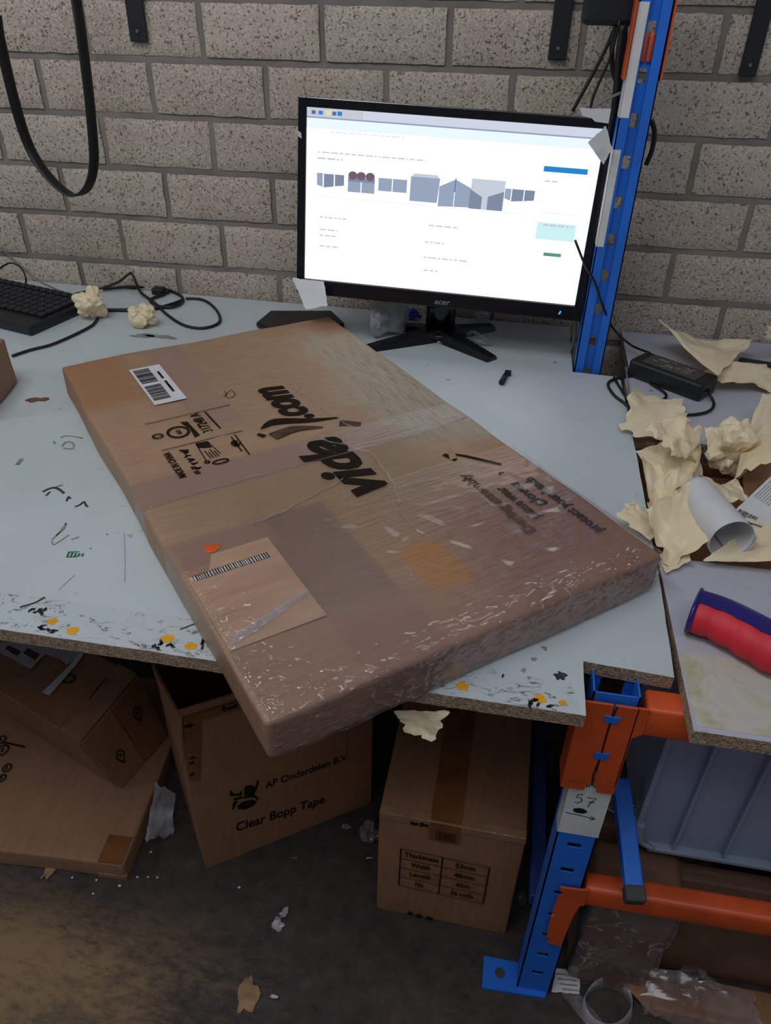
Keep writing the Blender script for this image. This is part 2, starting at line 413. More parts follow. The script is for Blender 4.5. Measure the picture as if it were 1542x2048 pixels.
def grid_box(sx, sy, sz, r, nx=20, ny=20, nz=3, amp=0.0, freq=6.0, seed=0, ridge=0.0):
    """box with rounded, slightly battered edges; origin at the low corner"""
    bm = bmesh.new(); hx, hy, hz = sx / 2, sy / 2, sz / 2
    def axis(h, n):
        inner = [-h + r + (2 * h - 2 * r) * i / n for i in range(n + 1)]
        e = [0.0, 0.35, 0.7]
        return [-h + r * q for q in e] + inner + [h - r * q for q in reversed(e)]
    X, Y, Z = axis(hx, nx), axis(hy, ny), axis(hz, nz); V = {}
    def vert(p):
        k = tuple(round(c, 6) for c in p)
        if k not in V:
            q = Vector((max(-hx + r, min(hx - r, p[0])), max(-hy + r, min(hy - r, p[1])), max(-hz + r, min(hz - r, p[2]))))
            d = Vector(p) - q
            if d.length > 1e-9: q = q + d.normalized() * r
            if amp:
                s = Vector((seed * 3.1, seed * 1.7, 0))
                nrm = d.normalized() if d.length > 1e-9 else Vector((0, 0, 1))
                w = noise.noise(q * freq + s) + 0.5 * noise.noise(q * freq * 2.7 + s)
                if ridge: w += ridge * (0.5 - abs(noise.noise(q * freq * 3 + s)) * 2)
                q = q + nrm * amp * w
                q += Vector((noise.noise(q * freq * .7 + s + Vector((9, 0, 0))), noise.noise(q * freq * .7 + s + Vector((0, 9, 0))), 0)) * amp * 0.6
            V[k] = bm.verts.new(q + Vector((hx, hy, hz)))
        return V[k]
    def sheet(A, B, f, flip):
        for i in range(len(A) - 1):
            for j in range(len(B) - 1):
                c = [vert(f(A[i], B[j])), vert(f(A[i + 1], B[j])), vert(f(A[i + 1], B[j + 1])), vert(f(A[i], B[j + 1]))]
                if len(set(c)) == 4:
                    fc = bm.faces.new(c[::-1] if flip else c); fc.smooth = True
    sheet(X, Y, lambda a, b: (a, b, hz), False); sheet(X, Y, lambda a, b: (a, b, -hz), True)
    sheet(X, Z, lambda a, b: (a, -hy, b), False); sheet(X, Z, lambda a, b: (a, hy, b), True)
    sheet(Y, Z, lambda a, b: (hx, a, b), False); sheet(Y, Z, lambda a, b: (-hx, a, b), True)
    return bm
def crumple_sheet(c, n=14, amp=0.02, folds=9, seed=1, lift=0.0, m=None, jag=0.06, curl=0.0):
    """c: four 3-D corners (a,b,c,d); creased like crushed paper"""
    rd = random.Random(seed); c = [Vector(p) for p in c]; m = m or n; bm = bmesh.new()
    F = []
    for i in range(folds):
        a = rd.uniform(0, PI); F.append((math.cos(a), math.sin(a), rd.uniform(-0.1, 1.1), rd.uniform(-1, 1)))
    nrm = (c[1] - c[0]).cross(c[3] - c[0]).normalized()
    if nrm.z < 0: nrm = -nrm
    F += [(math.cos(a), math.sin(a), o, k * 0.45) for a, o, k in ((rd.uniform(0, PI), rd.uniform(-.2, 1.2), rd.choice((-1, 1))) for _ in range(folds))]
    def h(s, t):
        s, t = s + .12 * noise.noise(Vector((s * 3, t * 3, seed + 3))), t + .12 * noise.noise(Vector((s * 3, t * 3, seed + 9)))
        return sum(k * abs(a * s + b * t - o) for a, b, o, k in F)
    hs = [h(i / n, j / m) for i in range(n + 1) for j in range(m + 1)]; lo, hi = min(hs), max(hs)
    G = []
    for i in range(n + 1):
        row = []
        for j in range(m + 1):
            s, t = i / n, j / m
            p = c[0] * (1 - s) * (1 - t) + c[1] * s * (1 - t) + c[2] * s * t + c[3] * (1 - s) * t
            e = max(0, 1 - 6 * min(s, 1 - s, t, 1 - t))
            g = (c[1] - c[0]) * noise.noise(Vector((s * 5, t * 5, seed))) + (c[3] - c[0]) * noise.noise(Vector((s * 5, t * 5, seed + 7)))
            p = p + g * jag * (0.4 + e) + nrm * (amp * (h(s, t) - lo) / (hi - lo + 1e-6) + lift + curl * (2 * s - 1) ** 2)
            row.append(bm.verts.new(p))
        G.append(row)
    for i in range(n):
        for j in range(m):
            bm.faces.new((G[i][j], G[i + 1][j], G[i + 1][j + 1], G[i][j + 1]))
    return bm
def thick(o, t=0.0004):
    md = o.modifiers.new('thickness', 'SOLIDIFY'); md.thickness = t; md.offset = 0; return o
def crumple_ball(center, r, seed=1, sub=4, squash=(1, 1, 1), folds=15, depth=0.5):
    """crushed sheet: sharp valleys between flat facets"""
    rd = random.Random(seed); bm = bmesh.new()
    bmesh.ops.create_icosphere(bm, subdivisions=max(4, sub), radius=1.0)
    C = [Vector((rd.gauss(0, 1), rd.gauss(0, 1), rd.gauss(0, 1))).normalized() for _ in range(folds)]
    H = [rd.uniform(0.62, 1.12) for _ in C]; K = [rd.uniform(1.2, 3.4) for _ in C]
    for v in bm.verts:
        n = v.co.normalized()
        q = n + Vector((noise.noise(n * 2.2 + Vector((seed, 0, 0))), noise.noise(n * 2.2 + Vector((0, seed, 0))), noise.noise(n * 2.2 + Vector((0, 0, seed))))) * 0.5
        q.normalize()
        h = max(hh - kk * (1 - q.dot(c)) * depth * 1.6 for c, hh, kk in zip(C, H, K))
        rr = max(0.45, h) 
        v.co = Vector((n.x * rr * squash[0], n.y * rr * squash[1], n.z * rr * squash[2])) * r
    lo = min(v.co.z for v in bm.verts)
    for v in bm.verts: v.co = v.co + Vector(center) - Vector((0, 0, lo))
    return bm
def blob(bm, x, y, z, rx, ry, seed=0, n=18, rot=0.0, jag=0.3, t=0.0004, mat=0, M=None):   # irregular flat spot
    pts = []
    for i in range(n):
        a = 2 * PI * i / n; k = 1 + jag * noise.noise(Vector((math.cos(a) * 1.7, math.sin(a) * 1.7, seed * 1.3)))
        u, v = math.cos(a) * rx * k, math.sin(a) * ry * k
        pts.append((x + u * math.cos(rot) - v * math.sin(rot), y + u * math.sin(rot) + v * math.cos(rot)))
    a = [bm.verts.new(Vector((p[0], p[1], z + t))) for p in pts]
    if M is not None:
        for v in a: v.co = M @ v.co
    f = bm.faces.new(a); f.material_index = mat
def frame(o, x, y):                         # local frame on a face: origin, text direction, up direction
    o, x, y = Vector(o), Vector(x).normalized(), Vector(y).normalized(); z = x.cross(y).normalized(); y = z.cross(x)
    return Matrix(((x.x, y.x, z.x, o.x), (x.y, y.y, z.y, o.y), (x.z, y.z, z.z, o.z), (0, 0, 0, 1)))
def text(name, s, size, mat, M, parent, bold=0.0, shear=0.0, xs=1.0, align='LEFT', width=None):
    cu = bpy.data.curves.new(name, 'FONT'); cu.body = s; cu.size = size; cu.offset = bold; cu.shear = shear; cu.align_x = align
    cu.extrude = 0.0001; cu.resolution_u = 3
    tmp = bpy.data.objects.new('tmp_' + name, cu); COL.objects.link(tmp)
    dg = bpy.context.evaluated_depsgraph_get(); me = bpy.data.meshes.new_from_object(tmp.evaluated_get(dg))
    bpy.data.objects.remove(tmp); bpy.data.curves.remove(cu)
    if width:
        x0 = min(v.co.x for v in me.vertices); x1 = max(v.co.x for v in me.vertices); xs = width / (x1 - x0)
    for v in me.vertices: v.co = M @ Vector((v.co.x * xs, v.co.y, v.co.z + 0.0004))
    me.materials.clear(); me.materials.append(MT[mat])
    for p in me.polygons: p.material_index = 0
    o = bpy.data.objects.new(name, me); COL.objects.link(o); o.parent = parent
    return o
def barcode(bm, x0, x1, y0, y1, M, seed, mat=0, along='x', t=0.0005):
    rd = random.Random(seed); p = x0
    while p < x1 - 0.0008:
        w = rd.choice((0.0006, 0.0010, 0.0016)); q = min(p + w, x1)
        c = [(p, y0), (q, y0), (q, y1), (p, y1)] if along == 'x' else [(y0, p), (y1, p), (y1, q), (y0, q)]
        f = bm.faces.new([bm.verts.new(M @ Vector((a, b, t))) for a, b in c]); f.material_index = mat
        p = q + rd.choice((0.0006, 0.0009, 0.0014))
def quad(bm, M, x0, x1, y0, y1, t=0.0003, mat=0):
    f = bm.faces.new([bm.verts.new(M @ Vector(p)) for p in ((x0, y0, t), (x1, y0, t), (x1, y1, t), (x0, y1, t))]); f.material_index = mat
I4 = Matrix.Identity(4)

# ------------------------------------------------------------------ the setting
bm = bmesh.new(); add_box(bm, -2.2, 1.6, -1.2, 1.78, -0.06, 0.0)
struct(link('floor', bm, 'floor'))
YW = 1.65
def build_wall():
    bm = bmesh.new(); add_box(bm, -2.2, 1.6, YW + 0.0065, YW + 0.12, 0.0, 2.6, 1)
    P, Hc, g = 0.2395, 0.102, 0.0125
    T = Matrix.Rotation(-0.010, 4, 'Y')
    for r in range(-8, 19):
        zc = 0.764 + Hc * r
        ph = -0.641 if r % 2 == 0 else -0.518
        for c in range(-7, 10):
            x0 = ph + P * c + g / 2; x1 = x0 + P - g; z0 = zc + g / 2; z1 = zc + Hc - g / 2
            if x1 > 1.6 or x0 < -2.15 or z0 < 0.0: continue
            nx, nz = 12, 6; G = []
            j = random.uniform(-0.0015, 0.0015); sd = random.uniform(0, 99)
            for a in range(nx + 1):
                row = []
                for b in range(nz + 1):
                    s, t = a / nx, b / nz
                    x = x0 + (x1 - x0) * s; z = z0 + (z1 - z0) * t
                    e = 1 if (a in (0, nx) or b in (0, nz)) else 0
                    n1 = noise.noise(Vector((x * 60, z * 60, sd))); n2 = noise.noise(Vector((x * 60, z * 60, sd + 20)))
                    y = YW + j + (0.0045 if e else 0.0) + 0.0012 * n1
                    sx = 0.0022 * n1 if e else 0; sz = 0.0022 * n2 if e else 0
                    p = T @ Vector((x + sx + 0.25, 0, z + sz - 0.9))
                    row.append(bm.verts.new((p.x - 0.25, y, p.z + 0.9)))
                G.append(row)
            for a in range(nx):
                for b in range(nz):
                    f = bm.faces.new((G[a][b], G[a + 1][b], G[a + 1][b + 1], G[a][b + 1])); f.smooth = True
    return struct(link('wall_back', bm, ['brick', 'mortar']))
build_wall()

# ------------------------------------------------------------------ table tops
TT, TB = 0.70, 0.682
XR = 0.2275
out = [(-1.55, 0.556), (0.127, 0.556), (0.127, 0.634), (0.224, 0.628), (XR, 0.78), (XR, 1.12), (0.2235, 1.402), (0.135, 1.406), (0.134, 1.640), (-1.55, 1.640)]
tbl = thing('table_top', 'large white laminate table top with chipboard edge carrying the wrapped parcel and monitor', 'table top', (-0.5, 0.9, TB))
def TL(p): return (p[0] + 0.5, p[1] - 0.9)
bm = bmesh.new()
# ragged chipboard outline
rag = []
for i, p in enumerate(out):
    q = out[(i + 1) % len(out)]; L = math.dist(p, q); n = max(1, int(L / 0.02))
    for j in range(n):
        t = j / n; x = p[0] + (q[0] - p[0]) * t; y = p[1] + (q[1] - p[1]) * t
        if 0 < j: x += 0.0008 * noise.noise(Vector((x * 90, y * 90, 1))); y += 0.0008 * noise.noise(Vector((x * 90, y * 90, 5)))
        rag.append(TL((x, y)))
prism(bm, rag, 0, TT - TB, 0, 1)
link('board', bm, ['lam', 'chip'], tbl)
TZ = TT - TB
# worn tape along the front edge with amber dots and small dark crests
def P3(u, v): p = az(u, v); return (p.x + 0.5, p.y - 0.9)
bm = bmesh.new()
a0 = P3(0, 1213); 
prism(bm, [(-0.30, -0.3435), (-0.30, -0.285), (0.27, -0.2865), (0.275, -0.3435)], TZ, TZ + 0.0003)
o = link('clear_tape', bm, 'worn_tape', tbl); o['label'] = 'scuffed tape strip along the front edge'
bm = bmesh.new()
prism(bm, [(0.455, -0.3435), (0.45, -0.305), (0.612, -0.300), (0.622, -0.3435)], TZ, TZ + 0.0003)
link('clear_tape', bm, 'worn_tape', tbl)
for (u, v, s) in ((145, 1262, 1), (382, 1293, 1), (925, 1373, 1), (105, 1243, .9), (335, 1278, 1.05), (1080, 1398, 1), (1125, 1406, .6), (62, 1238, 0)):
    if s == 0: continue
    x, y = P3(u, v); bm = bmesh.new(); blob(bm, x, y, TZ, 0.0068 * s, 0.0058 * s, seed=u, jag=0.25, t=0.0006)
    o = link('amber_dot', bm, 'amber', tbl); o['label'] = 'amber printed dot'
for (u, v) in ((98, 1259), (328, 1292), (70, 1222), (1078, 1407)):
    x, y = P3(u, v); bm = bmesh.new()
    for k in range(6):
        blob(bm, x + random.uniform(-.011, .011), y + random.uniform(-.004, .004), TZ, 0.0035, 0.002, seed=u + k, jag=0.9, t=0.0007, rot=random.uniform(0, 3))
    link('dark_crest_print', bm, 'marker', tbl)
# ink scribbles and smudges on the white surface
for pts, w, m in (
    ([(85, 984), (98, 978), (108, 976), (118, 979), (128, 987)], 0.004, 0), ([(92, 992), (100, 984)], 0.003, 0), ([(108, 976), (126, 970)], .0015, 0),
    ([(133, 1003), (137, 994), (141, 998)], 0.003, 0), ([(150, 1014), (160, 1010), (168, 1004), (172, 1011), (176, 1014)], 0.003, 0),
    ([(122, 876), (130, 872), (150, 874), (166, 877)], 0.0025, 1), ([(124, 893), (130, 886), (138, 884), (147, 888), (146, 897), (134, 898), (126, 896)], 0.003, 1),
    ([(104, 1080), (118, 1066), (130, 1050), (132, 1047), (128, 1058), (112, 1072)], 0.002, 1), ([(104, 1082), (106, 1090), (118, 1084), (138, 1070)], 0.0015, 1),
    ([(142, 1080), (158, 1074)], 0.002, 1), ([(248, 1066), (250, 1110), (250, 1165)], 0.0006, 1), ([(118, 1180), (150, 1150)], 0.0006, 1),
    ([(40, 1215), (70, 1206), (90, 1195)], .003, 0), ([(360, 1260), (385, 1250), (398, 1247)], .002, 0), ([(403, 1290), (408, 1275), (404, 1300)], .003, 0),
    ([(110, 888), (107, 883)], .003, 1), ([(34, 930), (44, 918)], .006, 1), ([(180, 1098), (182, 1096)], .003, 1), ([(213, 1070), (215, 1068)], .003, 1)):
    bm = bmesh.new(); ribbon(bm, smooth_path([Vector(P3(u, v) + (0,)) for u, v in pts], 4), w, TZ + 0.0006); link('ink_mark', bm, ('scuff', 'grey_lead')[m], tbl)
for (u, v, rx, ry, m) in ((282, 672, .022, .008, 1), (320, 673, .030, .010, 1), (1122, 1352, .006, .006, 0), (1068, 1318, .003, .003, 1), (1048, 1340, .003, .003, 1), (1090, 1296, .003, .003, 1),
                          (1058, 1356, .002, .002, 1), (1006, 1352, .0015, .003, 0), (1138, 680, .004, .004, 1), (1110, 725, .004, .004, 1), (292, 623, .006, .004, 1), (1298, 1046, .006, .003, 1)):
    x, y = P3(u, v); bm = bmesh.new(); blob(bm, x, y, TZ, rx, ry, seed=u, jag=0.9, t=0.0005); link('smudge', bm, ('scuff', 'grey_lead')[m], tbl)
x, y = P3(152, 1109); bm = bmesh.new(); A = Matrix.Translation((x, y, TZ)) @ Matrix.Rotation(0.25, 4, 'Z')
for i in range(5): quad(bm, A, -0.011 + i * 0.0046, -0.0085 + i * 0.0046, -.005, .005 - .001 * i, .0006)
quad(bm, A, -0.011, 0.003, -.006, -.0045, .0006); quad(bm, A, -0.011, 0.003, .0045, .006, .0006)
link('green_print_mark', bm, 'green', tbl)

rb = thing('table_top', 'right hand greyish white chipboard board under the red handled tool', 'table top', (0.5, 0.7, TB))
bm = bmesh.new(); prism(bm, [(-0.266, -0.143), (0.6, -0.143), (0.6, 0.150), (-0.2695, 0.145)], 0, TZ, 0, 1); link('board', bm, ['lam_r', 'chip'], rb)
bm = bmesh.new(); prism(bm, [(-0.262, -0.136), (0.6, -0.136), (0.6, -0.030), (-0.266, -0.030)], TZ, TZ + 0.0005); link('yellowed_tape', bm, 'yellowed', rb)
fb = thing('table_top', 'rear right white board against the brick wall under the power adapter', 'table top', (0.5, 1.4, TB))
bm = bmesh.new(); prism(bm, [(-0.269, -0.232), (0.6, -0.232), (0.6, 0.240), (-0.256, 0.240), (-0.256, 0.02), (-0.268, 0.0)], 0, TZ, 0, 1); link('board', bm, ['lam_r', 'chip'], fb)

# ------------------------------------------------------------------ blue rack frame
PX0, PX1 = 0.1385, 0.1885
YF, YB = 0.600, 1.416
rack = thing('rack_frame', 'blue slotted steel rack frame with front leg, tall rear post and foot plate', 'rack frame', (0.163, YF, 0))
def slotted(bm, x0, x1, y, t, z0, z1, slots, sw, sh):      # perforated strip: real holes
    c = (x0 + x1) / 2
    add_box(bm, x0, c - sw / 2, y, y + t, z0, z1); add_box(bm, c + sw / 2, x1, y, y + t, z0, z1)
    zs = [z0] + [q for s in slots for q in (s - sh / 2, s + sh / 2)] + [z1]
    for i in range(0, len(zs), 2): add_box(bm, c - sw / 2, c + sw / 2, y, y + t, zs[i], zs[i + 1])
lx0, lx1 = PX0 - 0.163, PX1 - 0.163
fp = thing('front_post', 'x', 'x'); del fp['label']; del fp['category']; bpy.data.objects.remove(fp)
bm = bmesh.new()
sl = [0.062 + 0.0575 * i for i in range(11)]; sl = [s for s in sl if s < 0.66]
slotted(bm, lx0, lx1, 0.0, 0.002, 0.004, 0.690, sl, 0.017, 0.010)
for xx in (lx0, lx1 - 0.002): add_box(bm, xx, xx + 0.002, 0.0, 0.036, 0.004, 0.690)
add_box(bm, lx0, lx0 + 0.012, 0.034, 0.036, 0.004, 0.690); add_box(bm, lx1 - 0.012, lx1, 0.034, 0.036, 0.004, 0.690)
fpost = link('front_post', bm, 'blue', rack)
bm = bmesh.new()
prism(bm, [(-0.079, -0.011), (0.020, -0.008), (0.026, 0.012), (0.026, 0.038), (-0.079, 0.038)], 0.0, 0.005)
bp = link('base_plate', bm, 'blue', rack)
bm = bmesh.new(); cyl(bm, (-0.052, 0.016, 0.005), (-0.052, 0.016, 0.0065), 0.008); link('bolt_hole', bm, 'rubber', bp)
# rear post, open side to the front: two lips and a recessed slotted web
yb = YB - YF
bm = bmesh.new()
ml = [0.76 + 0.0628 * i for i in range(-11, 20)]; ml = [s - 0.004 for s in ml if 0.03 < s < 1.85]
slotted(bm, lx0 + 0.0165, lx1 - 0.0165, yb + 0.010, 0.002, 0.0, 1.9, ml, 0.012, 0.020)
for a, b in ((lx0, lx0 + 0.0165), (lx1 - 0.0165, lx1)): add_box(bm, a, b, yb, yb + 0.002, 0, 1.9)
for xx in (lx0 + 0.0145, lx1 - 0.0165): add_box(bm, xx, xx + 0.002, yb + .001, yb + 0.012, 0, 1.9)
for xx in (lx0, lx1 - 0.002): add_box(bm, xx, xx + 0.002, yb, yb + 0.045, 0, 1.9)
link('rear_post', bm, 'blue', rack)
for z0, z1, x1 in ((1.137, 1.292, 0.0150), (0.934, 1.090, 0.0125)):
    bm = bmesh.new(); add_box(bm, lx0 + 0.0005, lx0 + x1, yb - 0.0006, yb, z0, z1); add_box(bm, lx0 - .0006, lx0, yb - 0.0006, yb + 0.03, z0, z1)
    o = link('paper_tape', bm, 'white_tape', rack); o['label'] = 'white tape strip on the left lip of the rear post'
bm = bmesh.new(); add_box(bm, -0.030, -0.008, 0.035, yb, 0.188, 0.212, bev=0.002); link('cross_brace', bm, 'blue_dark', rack)
# white hand-lettered label
lab = bmesh.new(); add_box(lab, lx0 - .0006, lx1 + .0006, -0.0008, 0.0, 0.432, 0.560); add_box(lab, lx0 - .0008, lx0 - .0001, -0.0008, 0.02, 0.432, 0.560)
lb = link('paper_label', lab, 'white_tape', rack); lb['label'] = 'white label marked 57 with an arrow'
Mf = frame((lx0, -0.0008, 0), (1, 0, 0), (0, 0, 1))
bm = bmesh.new()
W_ = 0.0013
for s in ([(0.0185, .514), (0.0125, .513), (0.0120, .507), (0.0175, .507), (0.0190, .501), (0.0150, .4965), (0.0110, .498)],
          [(0.0240, .510), (0.0350, .510), (0.0300, .502), (0.0275, .492)], [(0.0265, .502), (0.0340, .502)],
          [(0.0040, .474), (0.0200, .473), (0.0400, .470)], [(0.0340, .475), (0.0400, .470), (0.0350, .466), (0.0345, .470)],
          [(0.0185, .545), (0.0200, .530), (0.0165, .529)], [(0.0220, .530), (0.0260, .546), (0.0300, .542), (0.0245, .536), (0.0310, .530)]):
    ribbon(bm, s, W_, 0.0004, M=Mf)
link('handwriting', bm, 'marker', lb)
bm = bmesh.new(); blob(bm, 0.0195, 0.482, 0, 0.0085, 0.0055, 3, M=Mf, jag=.2); link('slot_hole', bm, 'marker', lb)

# ------------------------------------------------------------------ orange beams
def upper_beam():
    t = thing('shelf_beam', 'upper orange steel beam with claw connector under the table edge', 'shelf beam', (0.163, YF - 0.004, 0.53))
    bm = bmesh.new()
    for a, b in ((-0.036, -0.0012), (0.0005, 0.026)):
        add_box(bm, a, b, -0.003, 0.0, 0.012, 0.151, bev=0.0008)
    add_box(bm, -0.036, -0.033, 0.0, 0.035, 0.0, 0.151)
    add_box(bm, -0.036, -0.008, -0.003, 0.0, 0.0, 0.014, bev=0.0008); add_box(bm, 0.006, 0.026, -0.003, 0.0, 0.0, 0.014, bev=0.0008)
    prism(bm, [(0.024, 0.020), (0.026, 0.0), (0.026, 0.103), (0.036, 0.112), (0.036, 0.151), (0.024, 0.151)], 0.0, 0.003, M=frame((0, 0, 0), (1, 0, 0), (0, 0, 1)))
    link('connector', bm, 'orange', t)
    bm = bmesh.new(); add_box(bm, 0.034, 1.2, -0.002, 0.030, 0.108, 0.151, bev=0.004)
    link('beam', bm, 'orange', t, True)
    for z in (0.128, 0.066):
        bm = bmesh.new()
        prism(bm, [(-0.0085, z + .006), (-0.0075, z - .004), (0.0055, z - .004), (0.0090, z + .006)], 0.003, 0.0045, M=frame((0, 0, 0), (1, 0, 0), (0, 0, 1)))
        o = link('blue_tab', bm, 'blue', t); o['label'] = 'blue steel tab showing through the slot'
    bm = bmesh.new(); ribbon(bm, [(0.002, .151), (-0.001, .11), (-0.0005, .07), (-0.003, .03), (-0.001, .012)], 0.0016, 0.0035, M=frame((0, 0, 0), (1, 0, 0), (0, 0, 1)))
    link('seam', bm, 'marker', t)
upper_beam()
def lower_beam():
    t = thing('shelf_beam', 'lower orange steel beam running right from the blue front leg', 'shelf beam', (0.185, YF - 0.004, 0.165))
    M = frame((0, 0, 0), (1, 0, 0), (0, 0, 1)); bm = bmesh.new()
    prism(bm, [(-.0215, .004), (-.0020, 0), (0.0020, .085), (0.006, .116), (0.012, .118), (0.012, .157), (-.0010, .153), (-.0250, .152), (-.0245, .143), (-.0205, .143), (-.0205, .138), (-.0255, .120), (-.0260, .086), (-.0215, .086), (-.0215, .080), (-.0265, .078), (-.0265, .045), (-.0240, .018), (-.0200, .018), (-.0200, .012)], 0.0, 0.003, M=M)
    link('connector', bm, 'orange', t)
    bm = bmesh.new(); add_box(bm, 0.010, 1.2, -0.003, 0.026, 0.117, 0.158, bev=0.006); 
    T = Matrix.Rotation(-0.012, 4, 'Y')
    for v in bm.verts: v.co = T @ v.co
    link('beam', bm, 'orange', t, True)
lower_beam()
t = thing('shelf_beam', 'orange beam ends clipped high on the rear blue post', 'shelf beam', (0.163, YB, 1.22))
bm = bmesh.new()
for s in (-1, 1):
    x = s * 0.0265; add_box(bm, min(x, x + s * .003), max(x, x + s * .003), -0.004, 0.035, -0.030, 0.60)
link('connector', bm, 'orange', t)
bm = bmesh.new()
for dx in (-0.005, 0.0045): add_box(bm, dx - .0038, dx + .0038, 0.004, 0.0095, -0.006, 0.034, bev=0.003)
link('hook', bm, 'orange', t, True)
st = thing('steel_strut', 'short blue steel bar with grey end cap leaning on the lower orange beam', 'steel bar')
p0, p1 = ay(1268, 1786, 0.578), ay(1240, 1560, 0.715)
bm = bmesh.new(); d = (p1 - p0).normalized(); x = Vector((1, 0, 0)); y = d.cross(x).normalized(); x = y.cross(d)
Ms = Matrix(((x.x, y.x, d.x, p0.x), (x.y, y.y, d.y, p0.y), (x.z, y.z, d.z, p0.z), (0, 0, 0, 1)))
add_box(bm, -0.0115, 0.0115, -0.010, 0.010, 0, (p1 - p0).length, bev=0.002, M=Ms); link('bar', bm, 'blue', st)
bm = bmesh.new(); add_box(bm, -0.0130, 0.0130, -0.0115, 0.0115, -0.012, 0.008, bev=0.003, M=Ms); link('end_cap', bm, 'rubber', st)

# ------------------------------------------------------------------ the wrapped parcel
TH = math.radians(40.4)
PSX, PSY, PSZ = 0.508, 0.866, 0.055
E1 = Vector((math.cos(TH), math.sin(TH), 0)); E2 = Vector((-E1.y, E1.x, 0))
parcel = thing('cardboard_parcel', 'long flat brown cardboard parcel in clear stretch film lying across the white table', 'parcel', (-0.170, 0.445, TT + 0.001), TH)
bm = grid_box(PSX, PSY, PSZ, 0.006, 44, 70, 4, amp=0.0026, freq=6.5, seed=2)
for v in bm.verts:
    if v.co.z < PSZ / 2: v.co.z = max(v.co.z, 0.0005)
for v in bm.verts: v.co.x = v.co.x * 1.012 - 0.006; v.co.y = v.co.y * 1.014 - 0.001
link('carton', bm, 'parcel', parcel)
fs = 0.0032
bm = grid_box(PSX + 2 * fs, 0.300, PSZ + 2 * fs, 0.009, 90, 60, 8, amp=0.0020, freq=12, seed=5, ridge=0.6)
for v in bm.verts: v.co += Vector((-fs, -fs * 1.5, -fs * 0.6)); v.co.z = max(v.co.z, 0.0002)
for f in [f for f in bm.faces if f.calc_center_median().y > 0.290 or (f.calc_center_median().z < 0.0015 and f.calc_center_median().y > 0.17)]: bm.faces.remove(f)
o = link('stretch_film', bm, 'film', parcel); o['label'] = 'shiny wrinkled clear film over the front end'
SZ = PSZ + 0.0012
def PM(a, b, dirx=(0, 1, 0), up=(-1, 0, 0)): return frame((a, b, SZ), dirx, up)
text('printed_wordmark', 'vida', 0.098, 'ink', PM(0.292, 0.272), parcel, bold=0.0036, shear=0.30, width=0.160)
text('printed_wordmark', '.com', 0.082, 'ink', PM(0.292, 0.505), parcel, bold=0.0032, shear=0.30, width=0.128)
# swash X and L, half hidden by tape
bm = bmesh.new(); M0 = PM(0, 0)
def LP(a, b): return (b, -a)          # parcel (a,b) -> frame coordinates of PM
def poly(bm, pts, M, t=0.0004):
    bm.faces.new([bm.verts.new(M @ Vector((p[0], p[1], t))) for p in pts])
Mz = frame((0, 0, SZ), (0, 1, 0), (-1, 0, 0))
def band(pts, ws):
    P = smooth_path([Vector((b, -a, 0)) for a, b in pts], 6); n = len(P) - 1; L = []; R = []
    for i, p in enumerate(P):
        d = (P[min(i + 1, n)] - P[max(i - 1, 0)]).normalized(); q = i / n * (len(ws) - 1); k = min(int(q), len(ws) - 2); w = ws[k] + (ws[k + 1] - ws[k]) * (q - k)
        nn = Vector((-d.y, d.x, 0)) * w / 2; L.append(p + nn); R.append(p - nn)
    for i in range(n):
        bm.faces.new([bm.verts.new(Mz @ Vector((q.x, q.y, 0.0004))) for q in (R[i], R[i + 1], L[i + 1], L[i])])
band([(0.206, 0.510), (0.235, 0.520), (0.285, 0.498), (0.325, 0.486)], [0.002, 0.018, 0.012, 0.004])
link('printed_wordmark', bm, 'ink', parcel)
bm = bmesh.new(); band([(0.196, 0.497), (0.203, 0.486)], [0.006, 0.009]); link('printed_wordmark', bm, 'ink', parcel)
bm = bmesh.new()
band([(0.212, 0.480), (0.250, 0.486), (0.290, 0.470)], [0.022, 0.018, 0.006]); o = link('printed_wordmark', bm, 'ink_faint', parcel); bm = bmesh.new(); band([(0.318, 0.470), (0.345, 0.452)], [0.020, 0.012])
o = link('printed_wordmark', bm, 'ink_faint', parcel); o['label'] = 'print greyed by tape over it'
# round sack, bottle and handling pictograms with rules
bm = bmesh.new()
for pts in ([(0.060, 0.604), (0.195, 0.604)], [(0.058, 0.517), (0.180, 0.517)]):
    ribbon(bm, [LP(*p) for p in pts], 0.0014, 0.0004, M=Mz)
def ring(a, b, ra, rb_, w, n=24):
    ribbon(bm, [LP(a + ra * math.cos(i * 2 * PI / n), b + rb_ * math.sin(i * 2 * PI / n)) for i in range(n + 1)], w, 0.0004, M=Mz)
ring(0.096, 0.558, 0.015, 0.016, 0.004); ring(0.066, 0.560, 0.007, 0.006, 0.003)
poly(bm, [LP(*p) for p in ((0.108, 0.586), (0.118, 0.582), (0.121, 0.534), (0.112, 0.531), (0.113, 0.545), (0.114, 0.560), (0.110, 0.575))], Mz)
poly(bm, [LP(*p) for p in ((0.107, 0.514), (0.124, 0.512), (0.124, 0.492), (0.112, 0.496), (0.106, 0.500))], Mz)
ribbon(bm, [LP(0.107, 0.512), LP(0.104, 0.460)], 0.0016, .0004, M=Mz); ribbon(bm, [LP(0.124, 0.512), LP(0.128, 0.470)], 0.0014, .0004, M=Mz)
ring(0.121, 0.450, 0.011, 0.005, 0.003); ring(0.104, 0.457, 0.003, 0.003, 0.003)
for q in range(4): ribbon(bm, [LP(0.111 + .004 * q, 0.488 - .006 * (q % 2)), LP(0.112 + .004 * q, 0.464)], 0.0016, .0004, M=Mz)
for q in range(5): ring(0.152 + random.uniform(-.006, .010), 0.487 + random.uniform(-.008, .008), .004, .003, .0018, 10)
